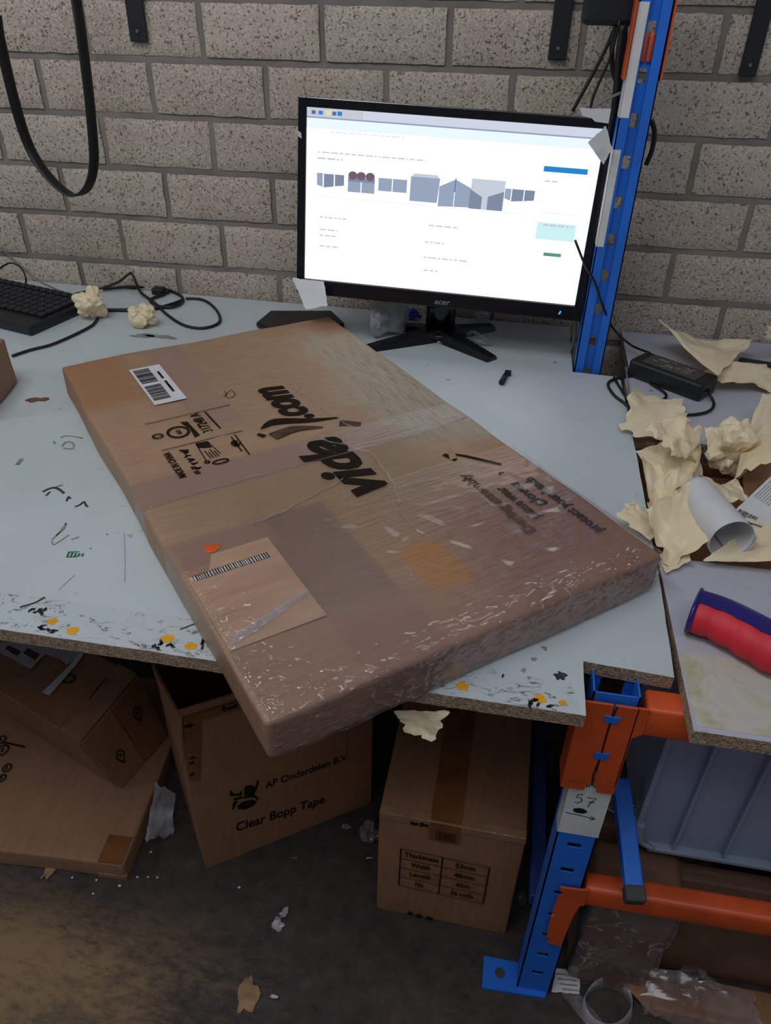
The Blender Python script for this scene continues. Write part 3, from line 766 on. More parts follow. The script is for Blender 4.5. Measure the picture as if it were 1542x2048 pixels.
ribbon(bm, [LP(0.152, 0.600), LP(0.154, 0.538)], .003, .0004, M=Mz); ribbon(bm, [LP(0.166, 0.512), LP(0.163, 0.448)], .0022, .0004, M=Mz); ribbon(bm, [LP(0.159, 0.508), LP(0.157, 0.462)], .0022, .0004, M=Mz)
rd = random.Random(4)
for q in range(16):
    b = 0.436 + 0.070 * q / 15; ribbon(bm, [LP(0.078 + rd.uniform(0, .006), b), LP(0.090 + rd.uniform(-.004, .004), b + rd.uniform(-.006, .006))], 0.0030, .0004, M=Mz)
link('printed_symbols', bm, 'ink', parcel)
text('printed_number', '317248 A', 0.021, 'ink', PM(0.142, 0.536), parcel, bold=0.0004, width=0.066)
text('printed_number', '60', 0.010, 'ink', PM(0.100, 0.551), parcel, bold=0.0002, width=0.013)
text('printed_origin', 'MADE IN CHINA', 0.014, 'ink', PM(0.067, 0.434), parcel, bold=0.0004, width=0.074)
text('printed_slogan', 'During assembly', 0.021, 'ink_faint', PM(0.404, 0.110), parcel, bold=0.0008, width=0.150)
text('printed_slogan', 'please wear', 0.021, 'ink', PM(0.428, 0.130), parcel, bold=0.0008, width=0.080)
text('printed_slogan', 'gloves to', 0.021, 'ink', PM(0.452, 0.150), parcel, bold=0.0008, width=0.092)
text('printed_slogan', 'protect your hands', 0.021, 'ink', PM(0.478, 0.070), parcel, bold=0.0008, width=0.142)
bm = bmesh.new(); Mk = frame((0, 0, SZ), (0, 1, 0), (-1, 0, 0))
ribbon(bm, smooth_path([Vector(LP(*p) + (0,)) for p in ((0.196, .634), (0.214, .652), (0.214, .632), (0.200, .628), (0.205, .655))], 4), 0.0014, .0004, M=Mk)
o = link('pencil_letter', bm, 'ink_faint', parcel)
# shipping sticker, top left
stk = bmesh.new(); quad(stk, frame((0, 0, SZ - .0004), (1, 0, 0), (0, 1, 0)), 0.091, 0.143, 0.657, 0.803, .0006)
sk = link('barcode_sticker', stk, 'paper_white', parcel); sk['label'] = 'white sticker with two barcodes'
bm = bmesh.new(); Mb = frame((0, 0, SZ), (1, 0, 0), (0, 1, 0))
barcode(bm, 0.738, 0.796, 0.095, 0.122, Mb, 3, along='y'); barcode(bm, 0.672, 0.730, 0.095, 0.122, Mb, 5, along='y')
for yy in (0.69, 0.705, 0.745): quad(bm, Mb, 0.130, 0.134, yy, yy + 0.030, .0006)
link('barcode', bm, 'ink', sk)
# big plain label under the film and its barcode
k = NT('tan_label'); k.base(k.ramp(k.noise(8, 5, 0.6, stretch=(1, 6, 1)), [(0.3, (160, 130, 108)), (0.7, (188, 156, 130))])); k.rough(0.42); MT['tanlab'] = k.m
stk = bmesh.new(); Mb2 = frame((0, 0, SZ - .0006), (1, 0, 0), (0, 1, 0)); quad(stk, Mb2, -0.001, 0.108, 0.100, 0.258, .0006)
sk = link('address_label', stk, 'tanlab', parcel); sk['label'] = 'large pale label under the film'
bm = bmesh.new(); rd = random.Random(8); a = 0.004
while a < 0.094:
    w = rd.choice((.0012, .0018)); quad(bm, Mb, a, a + w, 0.220, 0.231, .0002); a += w + rd.choice((.0012, .0018))
link('barcode', bm, 'marker', sk)
bm = bmesh.new(); a = 0.003
quad(bm, Mb, a, .094, 0.2215, 0.2295, .0001)
link('barcode_gaps', bm, 'paper_white', sk)
bm = bmesh.new()
for q in range(5): ribbon(bm, [(-.002 + .004 * q, 0.104 + .004 * q), (0.055, 0.122 + 0.002 * q), (0.108, 0.142 + .001 * q)], 0.0022, .0008 + .0002 * q, M=Mb)
link('loose_film_strip', bm, 'film_bag', sk)
bm = bmesh.new(); blob(bm, 0.042, 0.269, SZ, 0.010, 0.008, 4, jag=.3); o = link('orange_dot', bm, 'orange_sticker', parcel); o['label'] = 'small orange sticker'
# torn gash near the right long edge
bm = bmesh.new()
ribbon(bm, [(0.410, 0.300), (0.418, 0.312), (0.430, 0.300), (0.445, 0.280), (0.462, 0.256)], 0.006, SZ + .0002); ribbon(bm, [(0.406, 0.318), (0.412, 0.296)], 0.008, SZ + .0002)
link('torn_gash', bm, 'ink', parcel)
bm = crumple_sheet([(0.405, 0.300, SZ), (0.414, 0.322, SZ + .004), (0.422, 0.322, SZ + .004), (0.415, 0.298, SZ)], 4, 0.003, 4, 3); link('torn_flap', thick and bm, 'card_pale', parcel)
bm = bmesh.new()      # film creases: raised pale seams
for pts in ([(-.005, .385), (.12, .392), (.30, .388), (.50, .392)], [(.27, .44), (.31, .385), (.315, .35), (.30, .28), (.275, .215), (.28, .15)], [(.10, .292), (.14, .296), (.19, .312), (.25, .33)], [(.31, .63), (.32, .50), (.33, .44)]):
    P = smooth_path([Vector((a, b, SZ)) for a, b in pts], 8); P = [p + Vector((noise.noise(p * 60) * .004, noise.noise(p * 60 + Vector((5, 5, 5))) * .004, 0)) for p in P]
    tube(bm, P, 0.0016, 6, 1, ry=0.0012)
link('film_crease', bm, 'film_clear', parcel)

# ------------------------------------------------------------------ monitor
mon = thing('computer_monitor', 'black flat screen monitor showing a bright web page on its stand', 'monitor', (-0.135, 1.52, TT))
MW, MH = 0.546, 0.338
Mp = Matrix.Translation((-0.003, -0.094, 0.098)) @ Matrix.Rotation(math.radians(1.15), 4, 'Y') @ Matrix.Rotation(math.radians(-7), 4, 'X')
# panel frame: x across, z up from the lower edge, -y to the viewer
bm = bmesh.new()
b0, b1, bt = 0.0155, 0.0285, 0.016
hw = MW / 2
add_box(bm, -hw, hw, 0.006, 0.022, 0, MH, bev=0.004)
for (x0, x1, z0, z1) in ((-hw, -hw + b0, 0, MH), (hw - b0, hw, 0, MH), (-hw + b0 - .001, hw - b0 + .001, 0, b1), (-hw + b0 - .001, hw - b0 + .001, MH - bt, MH)):
    add_box(bm, x0, x1, -0.002, 0.010, z0, z1, bev=0.0018)
add_box(bm, -0.15, 0.15, 0.020, 0.045, 0.04, MH - 0.06, bev=0.012)
for v in bm.verts: v.co = Mp @ v.co
link('housing', bm, 'gloss_black', mon)
SX0, SX1, SZ0, SZ1 = -hw + b0, hw - b0, b1, MH - bt
bm = bmesh.new(); add_box(bm, SX0, SX1, 0.003, 0.006, SZ0, SZ1, M=Mp)
scr = link('screen', bm, emis('screen_white', (246, 251, 255), 1.45), mon)
Me = Mp @ frame((SX0, 0.003, SZ0), (1, 0, 0), (0, 0, 1))
SWd, SHt = SX1 - SX0, SZ1 - SZ0
EM = {k: emis('screen_' + k, c, s) for k, c, s in (('bar', (214, 222, 238), 1.0), ('barline', (150, 164, 190), 1.0), ('tab', (206, 210, 218), 1.0), ('grey', (132, 146, 168), 1.0), ('grey2', (158, 172, 196), 1.0),
      ('light', (206, 214, 228), 1.0), ('blue', (40, 140, 216), 1.0), ('cyan', (200, 236, 240), 1.15), ('green', (90, 160, 130), 1.0), ('mauve', (120, 98, 116), 1.0), ('faint', (222, 228, 238), 1.15), ('icon', (86, 112, 180), 1.0), ('cream', (236, 226, 190), 1.0), ('head', (226, 238, 250), 1.2))}
def page(name, els):
    keys = sorted({e[0] for e in els}); bm = bmesh.new()
    for e in els:
        pts = [(e[1], e[2]), (e[3], e[2]), (e[3], e[4]), (e[1], e[4])] if len(e) == 5 else e[1]
        t = 0.0003 + 0.00004 * els.index(e)
        f = bm.faces.new([bm.verts.new(Me @ Vector((x * SWd, y * SHt, t))) for x, y in pts]); f.material_index = keys.index(e[0])
        f.normal_update()
    return link(name, bm, [EM[k] for k in keys], scr)
els = [('bar', 0, .952, 1, 1), ('barline', 0, .944, 1, .952), ('tab', 0, .955, .195, 1), ('head', 0, .89, 1, .944), ('icon', .016, .965, .030, .985), ('blue', .04, .965, .055, .985), ('cream', .065, .962, .085, .99), ('icon', .088, .965, .102, .985), ('blue', .106, .965, .122, .988)]
page('browser_bar', els)
els = []
def words(x0, x1, y, h, c='faint', seed=0):
    rd = random.Random(seed); p = x0
    while p < x1: w = rd.uniform(.006, .03); els.append((c, p, y, min(p + w, x1), y + h)); p += w + .006
words(.04, .42, .757, .008, 'light', 1); words(.04, .13, .722, .010, 'light', 2); words(.084, .34, .872, .008, 'faint', 3)
for x0, x1, y, s in ((.053, .15, .384, 4), (.448, .55, .393, 5), (.053, .12, .31, 6), (.053, .12, .275, 16), (.44, .51, .293, 7), (.44, .60, .2, 8), (.443, .50, .122, 9), (.054, .13, .21, 10), (.83, .87, .7, 11)): words(x0, x1, y, .009, 'light', s)
els += [('faint', .043, .508, .784, .512), ('faint', .832, .528, .96, .532), ('blue', .82, .755, .965, .785), ('cyan', .825, .377, .958, .475), ('green', .862, .282, .923, .302)]
words(.845, .95, .455, .012, 'light', 12)
page('page_text', els)
G = 'grey2'
els = [('grey2', [(.039, .575), (.060, .565), (.060, .644), (.039, .644)]), ('grey', [(.064, .562), (.100, .572), (.100, .642), (.064, .642)]), ('grey', [(.104, .574), (.137, .582), (.137, .642), (.104, .642)]),
       ('grey2', .151, .550, .197, .634), ('grey2', .200, .550, .247, .634), ('grey', .151, .61, .247, .634),
       ('grey2', .260, .571, .308, .645), ('grey2', .311, .571, .361, .645), ('grey2', [(.373, .529), (.470, .529), (.475, .668), (.373, .668)]), ('light', [(.375, .668), (.473, .668), (.465, .686), (.385, .686)]),
       ('grey2', [(.474, .512), (.528, .516), (.528, .670), (.474, .625)]), ('grey2', [(.530, .516), (.584, .520), (.584, .630), (.530, .670)]), ('icon', .5275, .60, .5305, .680),
       ('light', .584, .515, .700, .685), ('grey', [(.582, .515), (.625, .515), (.625, .585), (.582, .625)]), ('grey', [(.645, .515), (.698, .515), (.698, .625), (.645, .59)]),
       ('grey2', [(.701, .590), (.722, .578), (.722, .645), (.701, .645)]), ('grey', [(.725, .575), (.765, .582), (.765, .645), (.725, .645)]), ('grey', [(.768, .583), (.802, .590), (.802, .645), (.768, .645)])]
for cx_ in (.168, .198, .230):
    els.append(('mauve', [(cx_ + .0165 * math.cos(a * PI / 6), .645 + .024 * math.sin(a * PI / 6)) for a in range(12)]))
page('product_pictures', els)
Mt = Mp @ frame((0, -0.0021, 0), (1, 0, 0), (0, 0, 1))
text('logo', 'acer', 0.015, 'silver', Mt @ Matrix.Translation((-0.003, 0.006, 0)), mon, bold=0.0003, shear=0.2, width=0.030)
bm = bmesh.new(); ribbon(bm, [(0.231, .0105), (0.233, .013), (0.2335, .0165)], 0.0025, .0004, M=Mt); link('power_light', bm, 'led', mon)
bm = bmesh.new(); cyl(bm, (0, 0, 0.010), (0, 0, 0.125), 0.030, 0.031, 24)
for v in bm.verts: v.co.y *= 0.62
add_box(bm, -0.030, 0.030, -0.03, 0.012, 0.075, 0.14, bev=0.006)
link('stand_neck', bm, 'gloss_black', mon)
bm = bmesh.new(); cyl(bm, (0, 0, 0.008), (0, 0, 0.018), 0.038, 0.030, 24); link('stand_hub', bm, 'gloss_black', mon)
for (u, v, w) in ((735, 700, .012), (985, 722, .012), (985, 657, .011), (800, 655, .011)):
    q = az(u, v) - Vector((-0.135, 1.52, TT)); q.z = 0; d = q.normalized(); n = Vector((-d.y, d.x, 0)); bm = bmesh.new()
    pr = []
    for s, ww, hh in ((0.0, .030, .024), (.35, .026, .017), (.8, .020, .012), (1.0, .017, .009)):
        c = q * s; pr.append([bm.verts.new(c + n * ww * .9), bm.verts.new(c + n * ww * .55 + Vector((0, 0, hh))), bm.verts.new(c - n * ww * .55 + Vector((0, 0, hh))), bm.verts.new(c - n * ww * .9)])
    for a, b in zip(pr, pr[1:]):
        for i in range(4): bm.faces.new((a[i], a[(i + 1) % 4], b[(i + 1) % 4], b[i]))
    bm.faces.new(pr[0][::-1]); bm.faces.new(pr[-1]); bmesh.ops.recalc_face_normals(bm, faces=bm.faces)
    bmesh.ops.bevel(bm, geom=[e for e in bm.edges], offset=0.0015, segments=2, affect='EDGES')
    link('stand_foot', bm, 'gloss_black', mon)
OR = Vector((-0.135, 1.52, TT))
bm = crumple_sheet([ay(584, 556, 1.415) - OR, ay(648, 564, 1.416) - OR, ay(656, 612, 1.39) - OR, ay(612, 619, 1.38) - OR], 8, 0.004, 4, 5, jag=.03)
o = thick(link('paper_label', bm, 'paper_white', mon)); o['label'] = 'crinkled paper tag on the lower left corner'
bm = crumple_sheet([ay(1176, 285, 1.405) - OR, ay(1212, 252, 1.402) - OR, ay(1224, 300, 1.400) - OR, ay(1206, 330, 1.402) - OR], 8, 0.005, 5, 8, jag=.04)
o = thick(link('paper_label', bm, 'paper_white', mon)); o['label'] = 'crinkled barcode label on the upper right edge'
bm = bmesh.new()
for s, e in (((1160, 218), (1180, 222)), ):
    A = [ay(1158, 215, 1.43), ay(1185, 217, 1.43), ay(1222, 217, 1.43), ay(1217, 247, 1.43), ay(1190, 243, 1.43), ay(1183, 236, 1.43), ay(1165, 232, 1.43)]
    a = [bm.verts.new(p - OR + Vector((0, -.001, 0))) for p in A]; b = [bm.verts.new(p - OR) for p in A]
    bm.faces.new(a[::-1]); bm.faces.new(b)
    for i in range(7): bm.faces.new((a[i], a[(i + 1) % 7], b[(i + 1) % 7], b[i]))
link('tape_scrap', bm, 'paper_white', mon)
bm = bmesh.new(); f = [ay(594, 260, 1.425), ay(607, 268, 1.425), ay(607, 280, 1.424), ay(599, 277, 1.424)]
prism(bm, [(0, 0), (0.007, -0.004), (0.008, -0.013), (0.002, -0.010)], 0, .0005, M=frame(f[0] - OR, (1, 0, 0), (0, 0, 1))); link('tape_scrap', bm, 'paper_white', mon)

# ------------------------------------------------------------------ keyboard
kb = thing('keyboard', 'black computer keyboard beside the crumpled papers at the left', 'keyboard')
c0, c1, c2 = az(120, 655, .715), az(172, 600, .715), az(-10, 553, .715)
ex = (c2 - c1).normalized(); ey = Vector((0, 0, 1)).cross(ex)                 # ex runs left along the far side
dpt = 0.165; L_ = 0.44
o0 = c1.copy(); o0.z = TT
kx = Vector((-math.cos(math.radians(8)), math.sin(math.radians(8)) * -1, 0)); 
a_ = Vector((-.900, 1.488, 0)); ydir = Vector((-.26, -.966, 0)).normalized(); xdir = Vector((ydir.y, -ydir.x, 0))
Mk = Matrix(((xdir.x, ydir.x, 0, a_.x), (xdir.y, ydir.y, 0, a_.y), (0, 0, 1, TT), (0, 0, 0, 1)))
if xdir.x > 0: xdir = -xdir
Mk = Matrix(((xdir.x, ydir.x, 0, a_.x), (xdir.y, ydir.y, 0, a_.y), (0, 0, 1, TT + 0.0005), (0, 0, 0, 1)))
bm = bmesh.new(); dpt = 0.190
add_box(bm, 0, L_, -0.03, dpt - 0.03, 0, 0.020, bev=0.005, M=Mk); bmesh.ops.recalc_face_normals(bm, faces=bm.faces); link('keyboard_body', bm, 'black', kb)
bm = bmesh.new()
for r in range(6):
    for c in range(20):
        x = 0.014 + c * 0.0205; y = -0.018 + r * 0.0215 + (0.004 if r > 0 else 0)
        if x + .017 > L_ - .01: continue
        add_box(bm, x, x + 0.0170, y, y + 0.0170, 0.020, 0.0265, bev=0.0022, M=Mk)
bmesh.ops.recalc_face_normals(bm, faces=bm.faces)
o = link('keys', bm, 'key', kb); o['kind'] = 'stuff'

# ------------------------------------------------------------------ small things on the table
bm = crumple_ball(az(188, 640), 0.042, 11, 3, (1.0, .8, .95), 20, .75); tag(link('crumpled_paper', bm, 'cream'), 'cream crumpled paper ball leaning against the keyboard corner', 'paper')
bm = crumple_ball(az(286, 652), 0.031, 23, 3, (1.1, .8, .85), 20, .7); tag(link('crumpled_paper', bm, 'cream'), 'small cream crumpled paper ball among the black cables', 'paper')
def cable(name, pts, r, mat, label, cat='cable', k=6):
    bm = bmesh.new(); tube(bm, pts, r, 8, k); return tag(link(name, bm, mat), label, cat)
def T(L, z=None): return [az(u, v, (z or 0.7035)) for u, v in L]
cable('keyboard_cable', T([(24, 712), (60, 700), (100, 690), (130, 678), (160, 664), (185, 650), (196, 636)]), 0.0028, 'cable', 'black cable running from crumpled paper to the left box')
cable('coiled_cable', [az(150, 588, .71), az(200, 577, .71), az(235, 565, .725), az(256, 549, .74), az(264, 548, .74), az(272, 565, .725), az(282, 585, .712), az(310, 606, .706), az(335, 630, .7035), az(370, 651, .7035), az(408, 656, .7035), az(438, 645, .7035), az(436, 625, .7035), az(418, 606, .7035), az(398, 598, .7035), az(372, 597, .7035)], 0.0030, 'cable', 'black cable looping right of the crumpled papers')
cable('coiled_cable', T([(205, 578), (250, 574), (300, 574), (335, 580), (362, 592), (364, 604), (345, 614), (318, 612), (300, 600), (330, 588)], .705), 0.0032, 'cable', 'coiled black cable with connector near the wall')
cable('coiled_cable', T([(165, 622), (205, 620), (262, 620), (306, 618), (345, 608), (366, 600)], .704), 0.0040, 'cable', 'thick black cable between the two crumpled papers')
bm = bmesh.new(); p = az(318, 584, .705); add_box(bm, p.x - .014, p.x + .014, p.y - .012, p.y + .012, TT + .0005, TT + .016, bev=.004)
add_box(bm, p.x + .012, p.x + .024, p.y - .004, p.y + .004, TT + .004, TT + .010, bev=.001); tag(link('cable_connector', bm, 'black'), 'black plastic plug block in the coiled cables', 'connector')
cable('thin_cable', [ay(-5, 490, 1.642), ay(40, 530, 1.642), az(90, 568, .704), az(150, 592, .704)], 0.0016, 'cable_grey', 'thin pale cable against the brick wall at far left')
cable('thin_cable', [az(-5, 540, .74), az(20, 526, .76), az(42, 536, .75), az(52, 558, .73), az(50, 572, .71)], 0.002, 'cable', 'black wire arch behind the keyboard')
bm = bmesh.new(); p = az(512, 652); q = az(542, 630)
pts = [az(512, 655), az(541, 631), az(664, 631), az(690, 656), az(600, 700)]
prism(bm, [(a.x, a.y) for a in pts][::-1], TT + .0003, TT + 0.012, M=None); bmesh.ops.recalc_face_normals(bm, faces=bm.faces)
bmesh.ops.bevel(bm, geom=list(bm.edges), offset=.003, segments=2, affect='EDGES')
tag(link('tray', bm, 'black'), 'flat black plastic tray sticking out behind the parcel', 'tray')
# white poly bag, blue cap, clip, pen cap
bg = thing('plastic_bag', 'rolled white and grey plastic bag behind the parcel beside monitor stand', 'plastic bag')
bm = bmesh.new(); P0 = az(752, 640, .735); P1 = az(812, 645, .720); d = (P1 - P0)
n = 18; m = 22; G = []
for i in range(n + 1):
    s = i / n; c = P0 + d * s; row = []
    for j in range(m):
        a = 2 * PI * j / m; rr = (0.036 - 0.012 * s) * (1 + .25 * noise.noise(Vector((math.cos(a) * 2, math.sin(a) * 2, s * 3))) + .15 * abs(math.sin(a * 3 + s * 5)))
        row.append(bm.verts.new(c + Vector((0.1 * math.cos(a) * rr, math.cos(a) * rr, math.sin(a) * rr * 1.0))))
    G.append(row)
for i in range(n):
    for j in range(m): f = bm.faces.new((G[i][j], G[i][(j + 1) % m], G[i + 1][(j + 1) % m], G[i + 1][j])); f.smooth = True
bm.faces.new(G[-1])
for k_ in (0.75, 0.5, 0.3):                       # rolled layers seen end on
    R0 = [bm.verts.new(P0 + (v.co - P0) * k_ + Vector((-.006 * k_, 0, 0))) for v in G[0]]; R1 = [bm.verts.new(v.co + Vector((.02, 0, 0))) for v in R0]
    for j in range(m): bm.faces.new((R0[j], R0[(j + 1) % m], R1[(j + 1) % m], R1[j]))
lo = min(v.co.z for v in bm.verts)
for v in bm.verts: v.co.z += TT + .0005 - lo
link('rolled_bag', bm, 'film_white', bg)
bm = crumple_ball(az(826, 640), 0.017, 5, 3, (1.2, 1, .9)); tag(link('plastic_wrapper', bm, 'bluebit'), 'blue plastic wrapper behind the monitor neck', 'wrapper')
bm = crumple_ball(az(965, 645), 0.018, 15, 2, (1.2, 1, .8)); tag(link('plastic_scrap', bm, 'film_bag'), 'clear plastic scrap on the right rear monitor foot', 'plastic scrap')
bm = bmesh.new(); p = az(952, 686); tube(bm, [p + Vector((-.02, .012, .012)), p + Vector((-.008, .018, .016)), p + Vector((.012, .004, .012)), p + Vector((.022, -.01, .006)), p + Vector((.004, -.012, .010)), p + Vector((-.016, 0, .008))], .004, 8, 4)
add_box(bm, p.x + .005, p.x + .035, p.y - .012, p.y - .004, TT, TT + .006, bev=.001); tag(link('binder_clip', bm, 'film_clear'), 'small clear and dark clip by the right monitor foot', 'clip')
bm = bmesh.new(); p, q = az(1003, 765, .706), az(1014, 745, .706); cyl(bm, p, q, .0055, .0045, 12); add_box(bm, q.x - .004, q.x + .008, q.y - .004, q.y + .004, .7005, .710, bev=.001)
tag(link('pen_cap', bm, 'black'), 'black pen cap lying alone in front of monitor stand', 'pen cap')
bm = bmesh.new(); p = az(72, 801); blob(bm, p.x, p.y, TT, .016, .008, 7, jag=.8, t=.0012, rot=.4); tag(thick(link('paper_scrap', bm, 'brown_scrap'), .001), 'small torn brown scrap near the parcel left corner', 'scrap')
# brown box cut by the left edge
bx = thing('cardboard_box', 'small battered brown box at the left picture edge on the table', 'box')
bm = grid_box(0.16, 0.15, 0.085, 0.006, 10, 12, 5, amp=.004, freq=9, seed=4); Mx = Matrix.Translation((-0.852, 1.135, TT + .0005)) @ Matrix.Rotation(math.radians(12), 4, 'Z') @ Matrix.Translation((-0.16, -0.15, 0.0))
for v in bm.verts: v.co = Mx @ v.co
lo = min(v.co.z for v in bm.verts)
for v in bm.verts: v.co.z += TT + .0005 - lo
link('carton', bm, 'card', bx)

# ------------------------------------------------------------------ right-hand bench things
ad = thing('power_adapter', 'black laptop power adapter with rating label on the rear right board', 'power adapter')
A0, A1 = az(1252, 752, .7), az(1396, 806, .7); A0.z = A1.z = 0
ux = (A1 - A0).normalized(); uy = Vector((-ux.y, ux.x, 0)); Ma = Matrix(((ux.x, uy.x, 0, A0.x), (ux.y, uy.y, 0, A0.y), (0, 0, 1, TT + .0005), (0, 0, 0, 1)))
LA = (A1 - A0).length
bm = bmesh.new(); add_box(bm, 0, LA, 0, 0.062, 0, 0.034, bev=.005, M=Ma); link('casing', bm, 'black', ad)
bm = bmesh.new(); quad(bm, Ma, 0.02, LA - .02, 0.008, 0.054, 0.0343); rl = link('rating_label', bm, plain('dark_label', (70, 68, 66), .4), ad)
bm = bmesh.new(); rd = random.Random(2)
for i in range(26): x = rd.uniform(.03, LA - .05); y = rd.uniform(.012, .048); quad(bm, Ma, x, x + rd.uniform(.006, .018), y, y + .0022, .0347)
link('label_print', bm, plain('label_print', (150, 146, 140), .5), rl)
cable('adapter_cable', [Ma @ Vector((LA, .030, .016)), az(1420, 790, .712), az(1428, 808, .704), az(1418, 822, .7035), az(1390, 829, .7035), az(1350, 829, .7035), az(1310, 827, .704)], .0026, 'cable', 'black cable curling from the adapter right end')
cable('adapter_cable', T([(1262, 752), (1232, 757), (1216, 768), (1228, 790), (1255, 812), (1262, 835)], .7035), .0026, 'cable', 'black cable loop at the adapter left end')
cable('adapter_cable', T([(1300, 766), (1330, 786), (1328, 798), (1300, 806), (1258, 798), (1240, 775), (1228, 755)], .704), .0024, 'cable', 'thin black wire passing under the adapter')
cable('adapter_cable', [ay(1150, 480, 1.412), ay(1170, 530, 1.405), ay(1190, 565, 1.405), ay(1205, 610, 1.408), ay(1225, 655, 1.44), az(1262, 690, .72), az(1300, 706, .735)], .0022, 'cable', 'black wire crossing the blue rear post down to the adapter')
cable('adapter_cable', [az(1252, 735, .735), az(1255, 760, .71), az(1258, 790, .704), az(1262, 815, .7035)], .0016, 'cable_grey', 'short grey wire at the adapter left end')
dk = thing('dark_handset', 'dark flat device under the cream paper at the right edge', 'device')
bm = bmesh.new(); A0 = az(1470, 750); add_box(bm, 0, .22, 0, .045, 0.0005, .022, bev=.006, M=Matrix.Translation(A0) @ Matrix.Rotation(-.22, 4, 'Z')); link('casing', bm, 'black', dk)

def paper(label, cs, amp, seed, n=14, folds=9, jag=.05, curl=0., mat='cream', name='crumpled_paper', cat='paper'):
    bm = crumple_sheet(cs, int(n * 1.5), amp * 1.7, folds, seed, jag=jag * 1.2, curl=curl)
    return tag(thick(link(name, bm, mat)), label, cat)
paper('large creased cream sheet behind the power adapter', [az(1310, 702, .71), az(1430, 782, .71), az(1510, 690, .73), az(1350, 678, .72)], .040, 5, 24, 14)
paper('folded cream paper tongue below the large creased sheet', [az(1405, 765, .703), az(1440, 786, .703), az(1560, 785, .703), az(1530, 745, .715)], .02, 9, 12, 7)
paper('cream paper against the wall at the right edge', [az(1490, 690, .74), az(1580, 700, .72), az(1580, 660, .76), az(1505, 662, .76)], .03, 19, 10, 7)
paper('pale cream torn sheet hanging over the gap beside cable loops', [az(1242, 868, .704), az(1358, 893, .704), az(1366, 800, .712), az(1262, 795, .710)], .014, 6, 16, 9, .08)
paper('cream strip drooping into the gap at the main table edge', [az(1268, 902, .700), az(1330, 1000, .665), az(1400, 960, .68), az(1372, 890, .700)], .03, 12, 14, 9)
paper('cream sheet folded down beside the main table edge', [az(1288, 935, .69), az(1300, 1015, .66), az(1345, 1010, .67), az(1330, 930, .70)], .02, 14, 10, 7)
paper('cream sheet standing up in the middle of the gap', [az(1395, 900, .69), az(1395, 985, .68), az(1425, 985, .70), az(1418, 890, .73)], .02, 15, 10, 7)
paper('small cream flag shaped scrap sticking up above the gap', [az(1406, 856, .745), az(1414, 905, .715), az(1424, 905, .715), az(1446, 858, .745)], .006, 16, 6, 4, .05)
bm = crumple_ball(az(1450, 955, .675), .048, 31, 3, (.9, .9, 1.1), 22, .8); tag(link('crumpled_paper', bm, 'cream'), 'tightly crushed cream paper ball right of the standing sheet', 'paper')
paper('cream sheet below the crushed ball', [az(1400, 985, .69), az(1440, 1030, .69), az(1500, 1020, .69), az(1470, 960, .70)], .02, 17, 10, 7)
paper('long glossy cream strip leaning at the right edge', [az(1478, 985, .70), az(1560, 960, .73), az(1580, 800, .76), az(1530, 800, .74)], .02, 18, 12, 5, .03)
paper('wide cream sheet spread beside the white paper roll', [az(1290, 1062, .703), az(1335, 1135, .703), az(1450, 1108, .71), az(1380, 1010, .72)], .030, 21, 18, 12, .07)
paper('cream scrap poking from behind the parcel right corner', [az(1232, 1050, .703), az(1300, 1090, .703), az(1330, 1060, .703), az(1262, 1022, .712)], .012, 22, 10, 7, .1)
paper('brownish cream sheet in front of the white paper roll', [az(1400, 1128, .703), az(1560, 1140, .703), az(1560, 1050, .715), az(1480, 1068, .725)], .016, 24, 12, 7)
paper('cream sheet under the white barcode label', [az(1455, 1060, .69), az(1570, 1090, .705), az(1570, 1000, .72), az(1480, 1010, .70)], .014, 25, 10, 7)
paper('small cream corner scrap beside the parcel right corner', [az(1318, 1110, .7025), az(1330, 1150, .7025), az(1380, 1130, .7025), az(1370, 1100, .706)], .006, 26, 8, 5, .1)
paper('crumpled cream piece on top of the drooping strip', [az(1282, 905, .705), az(1330, 950, .70), az(1395, 920, .71), az(1350, 868, .712)], .03, 41, 12, 9, .12)
paper('cream piece wedged left of the white paper roll', [az(1300, 1040, .69), az(1352, 1050, .70), az(1368, 985, .715), az(1318, 980, .70)], .03, 42, 12, 9, .12)
paper('brown tinted sheet deep in the gap right of the ball', [az(1475, 1030, .67), az(1560, 1010, .67), az(1560, 900, .67), az(1490, 930, .67)], .012, 43, 8, 5, .05, mat='card')
# white paper roll: a curled sheet
bm = bmesh.new(); P0 = az(1385, 1000, .722); P1 = az(1458, 1100, .722); P0.z = P1.z = .738; d = (P1 - P0); sd = Vector((-d.y, d.x, 0)).normalized(); n, m = 14, 44; G = []
for i in range(n + 1):
    row = []
    for j in range(m + 1):
        a = -0.45 * PI + 2.5 * PI * j / m; r = .027 + .005 * j / m - .006 * (1 - i / n)
        row.append(bm.verts.new(P0 + d * (i / n) + sd * r * math.cos(a) + Vector((0, 0, r * math.sin(a)))))
    G.append(row)
for i in range(n):
    for j in range(m): f = bm.faces.new((G[i][j], G[i + 1][j], G[i + 1][j + 1], G[i][j + 1])); f.smooth = True
tag(thick(link('paper_roll', bm, 'paper_white'), .0006), 'rolled white paper tube lying on the cream papers', 'paper roll')
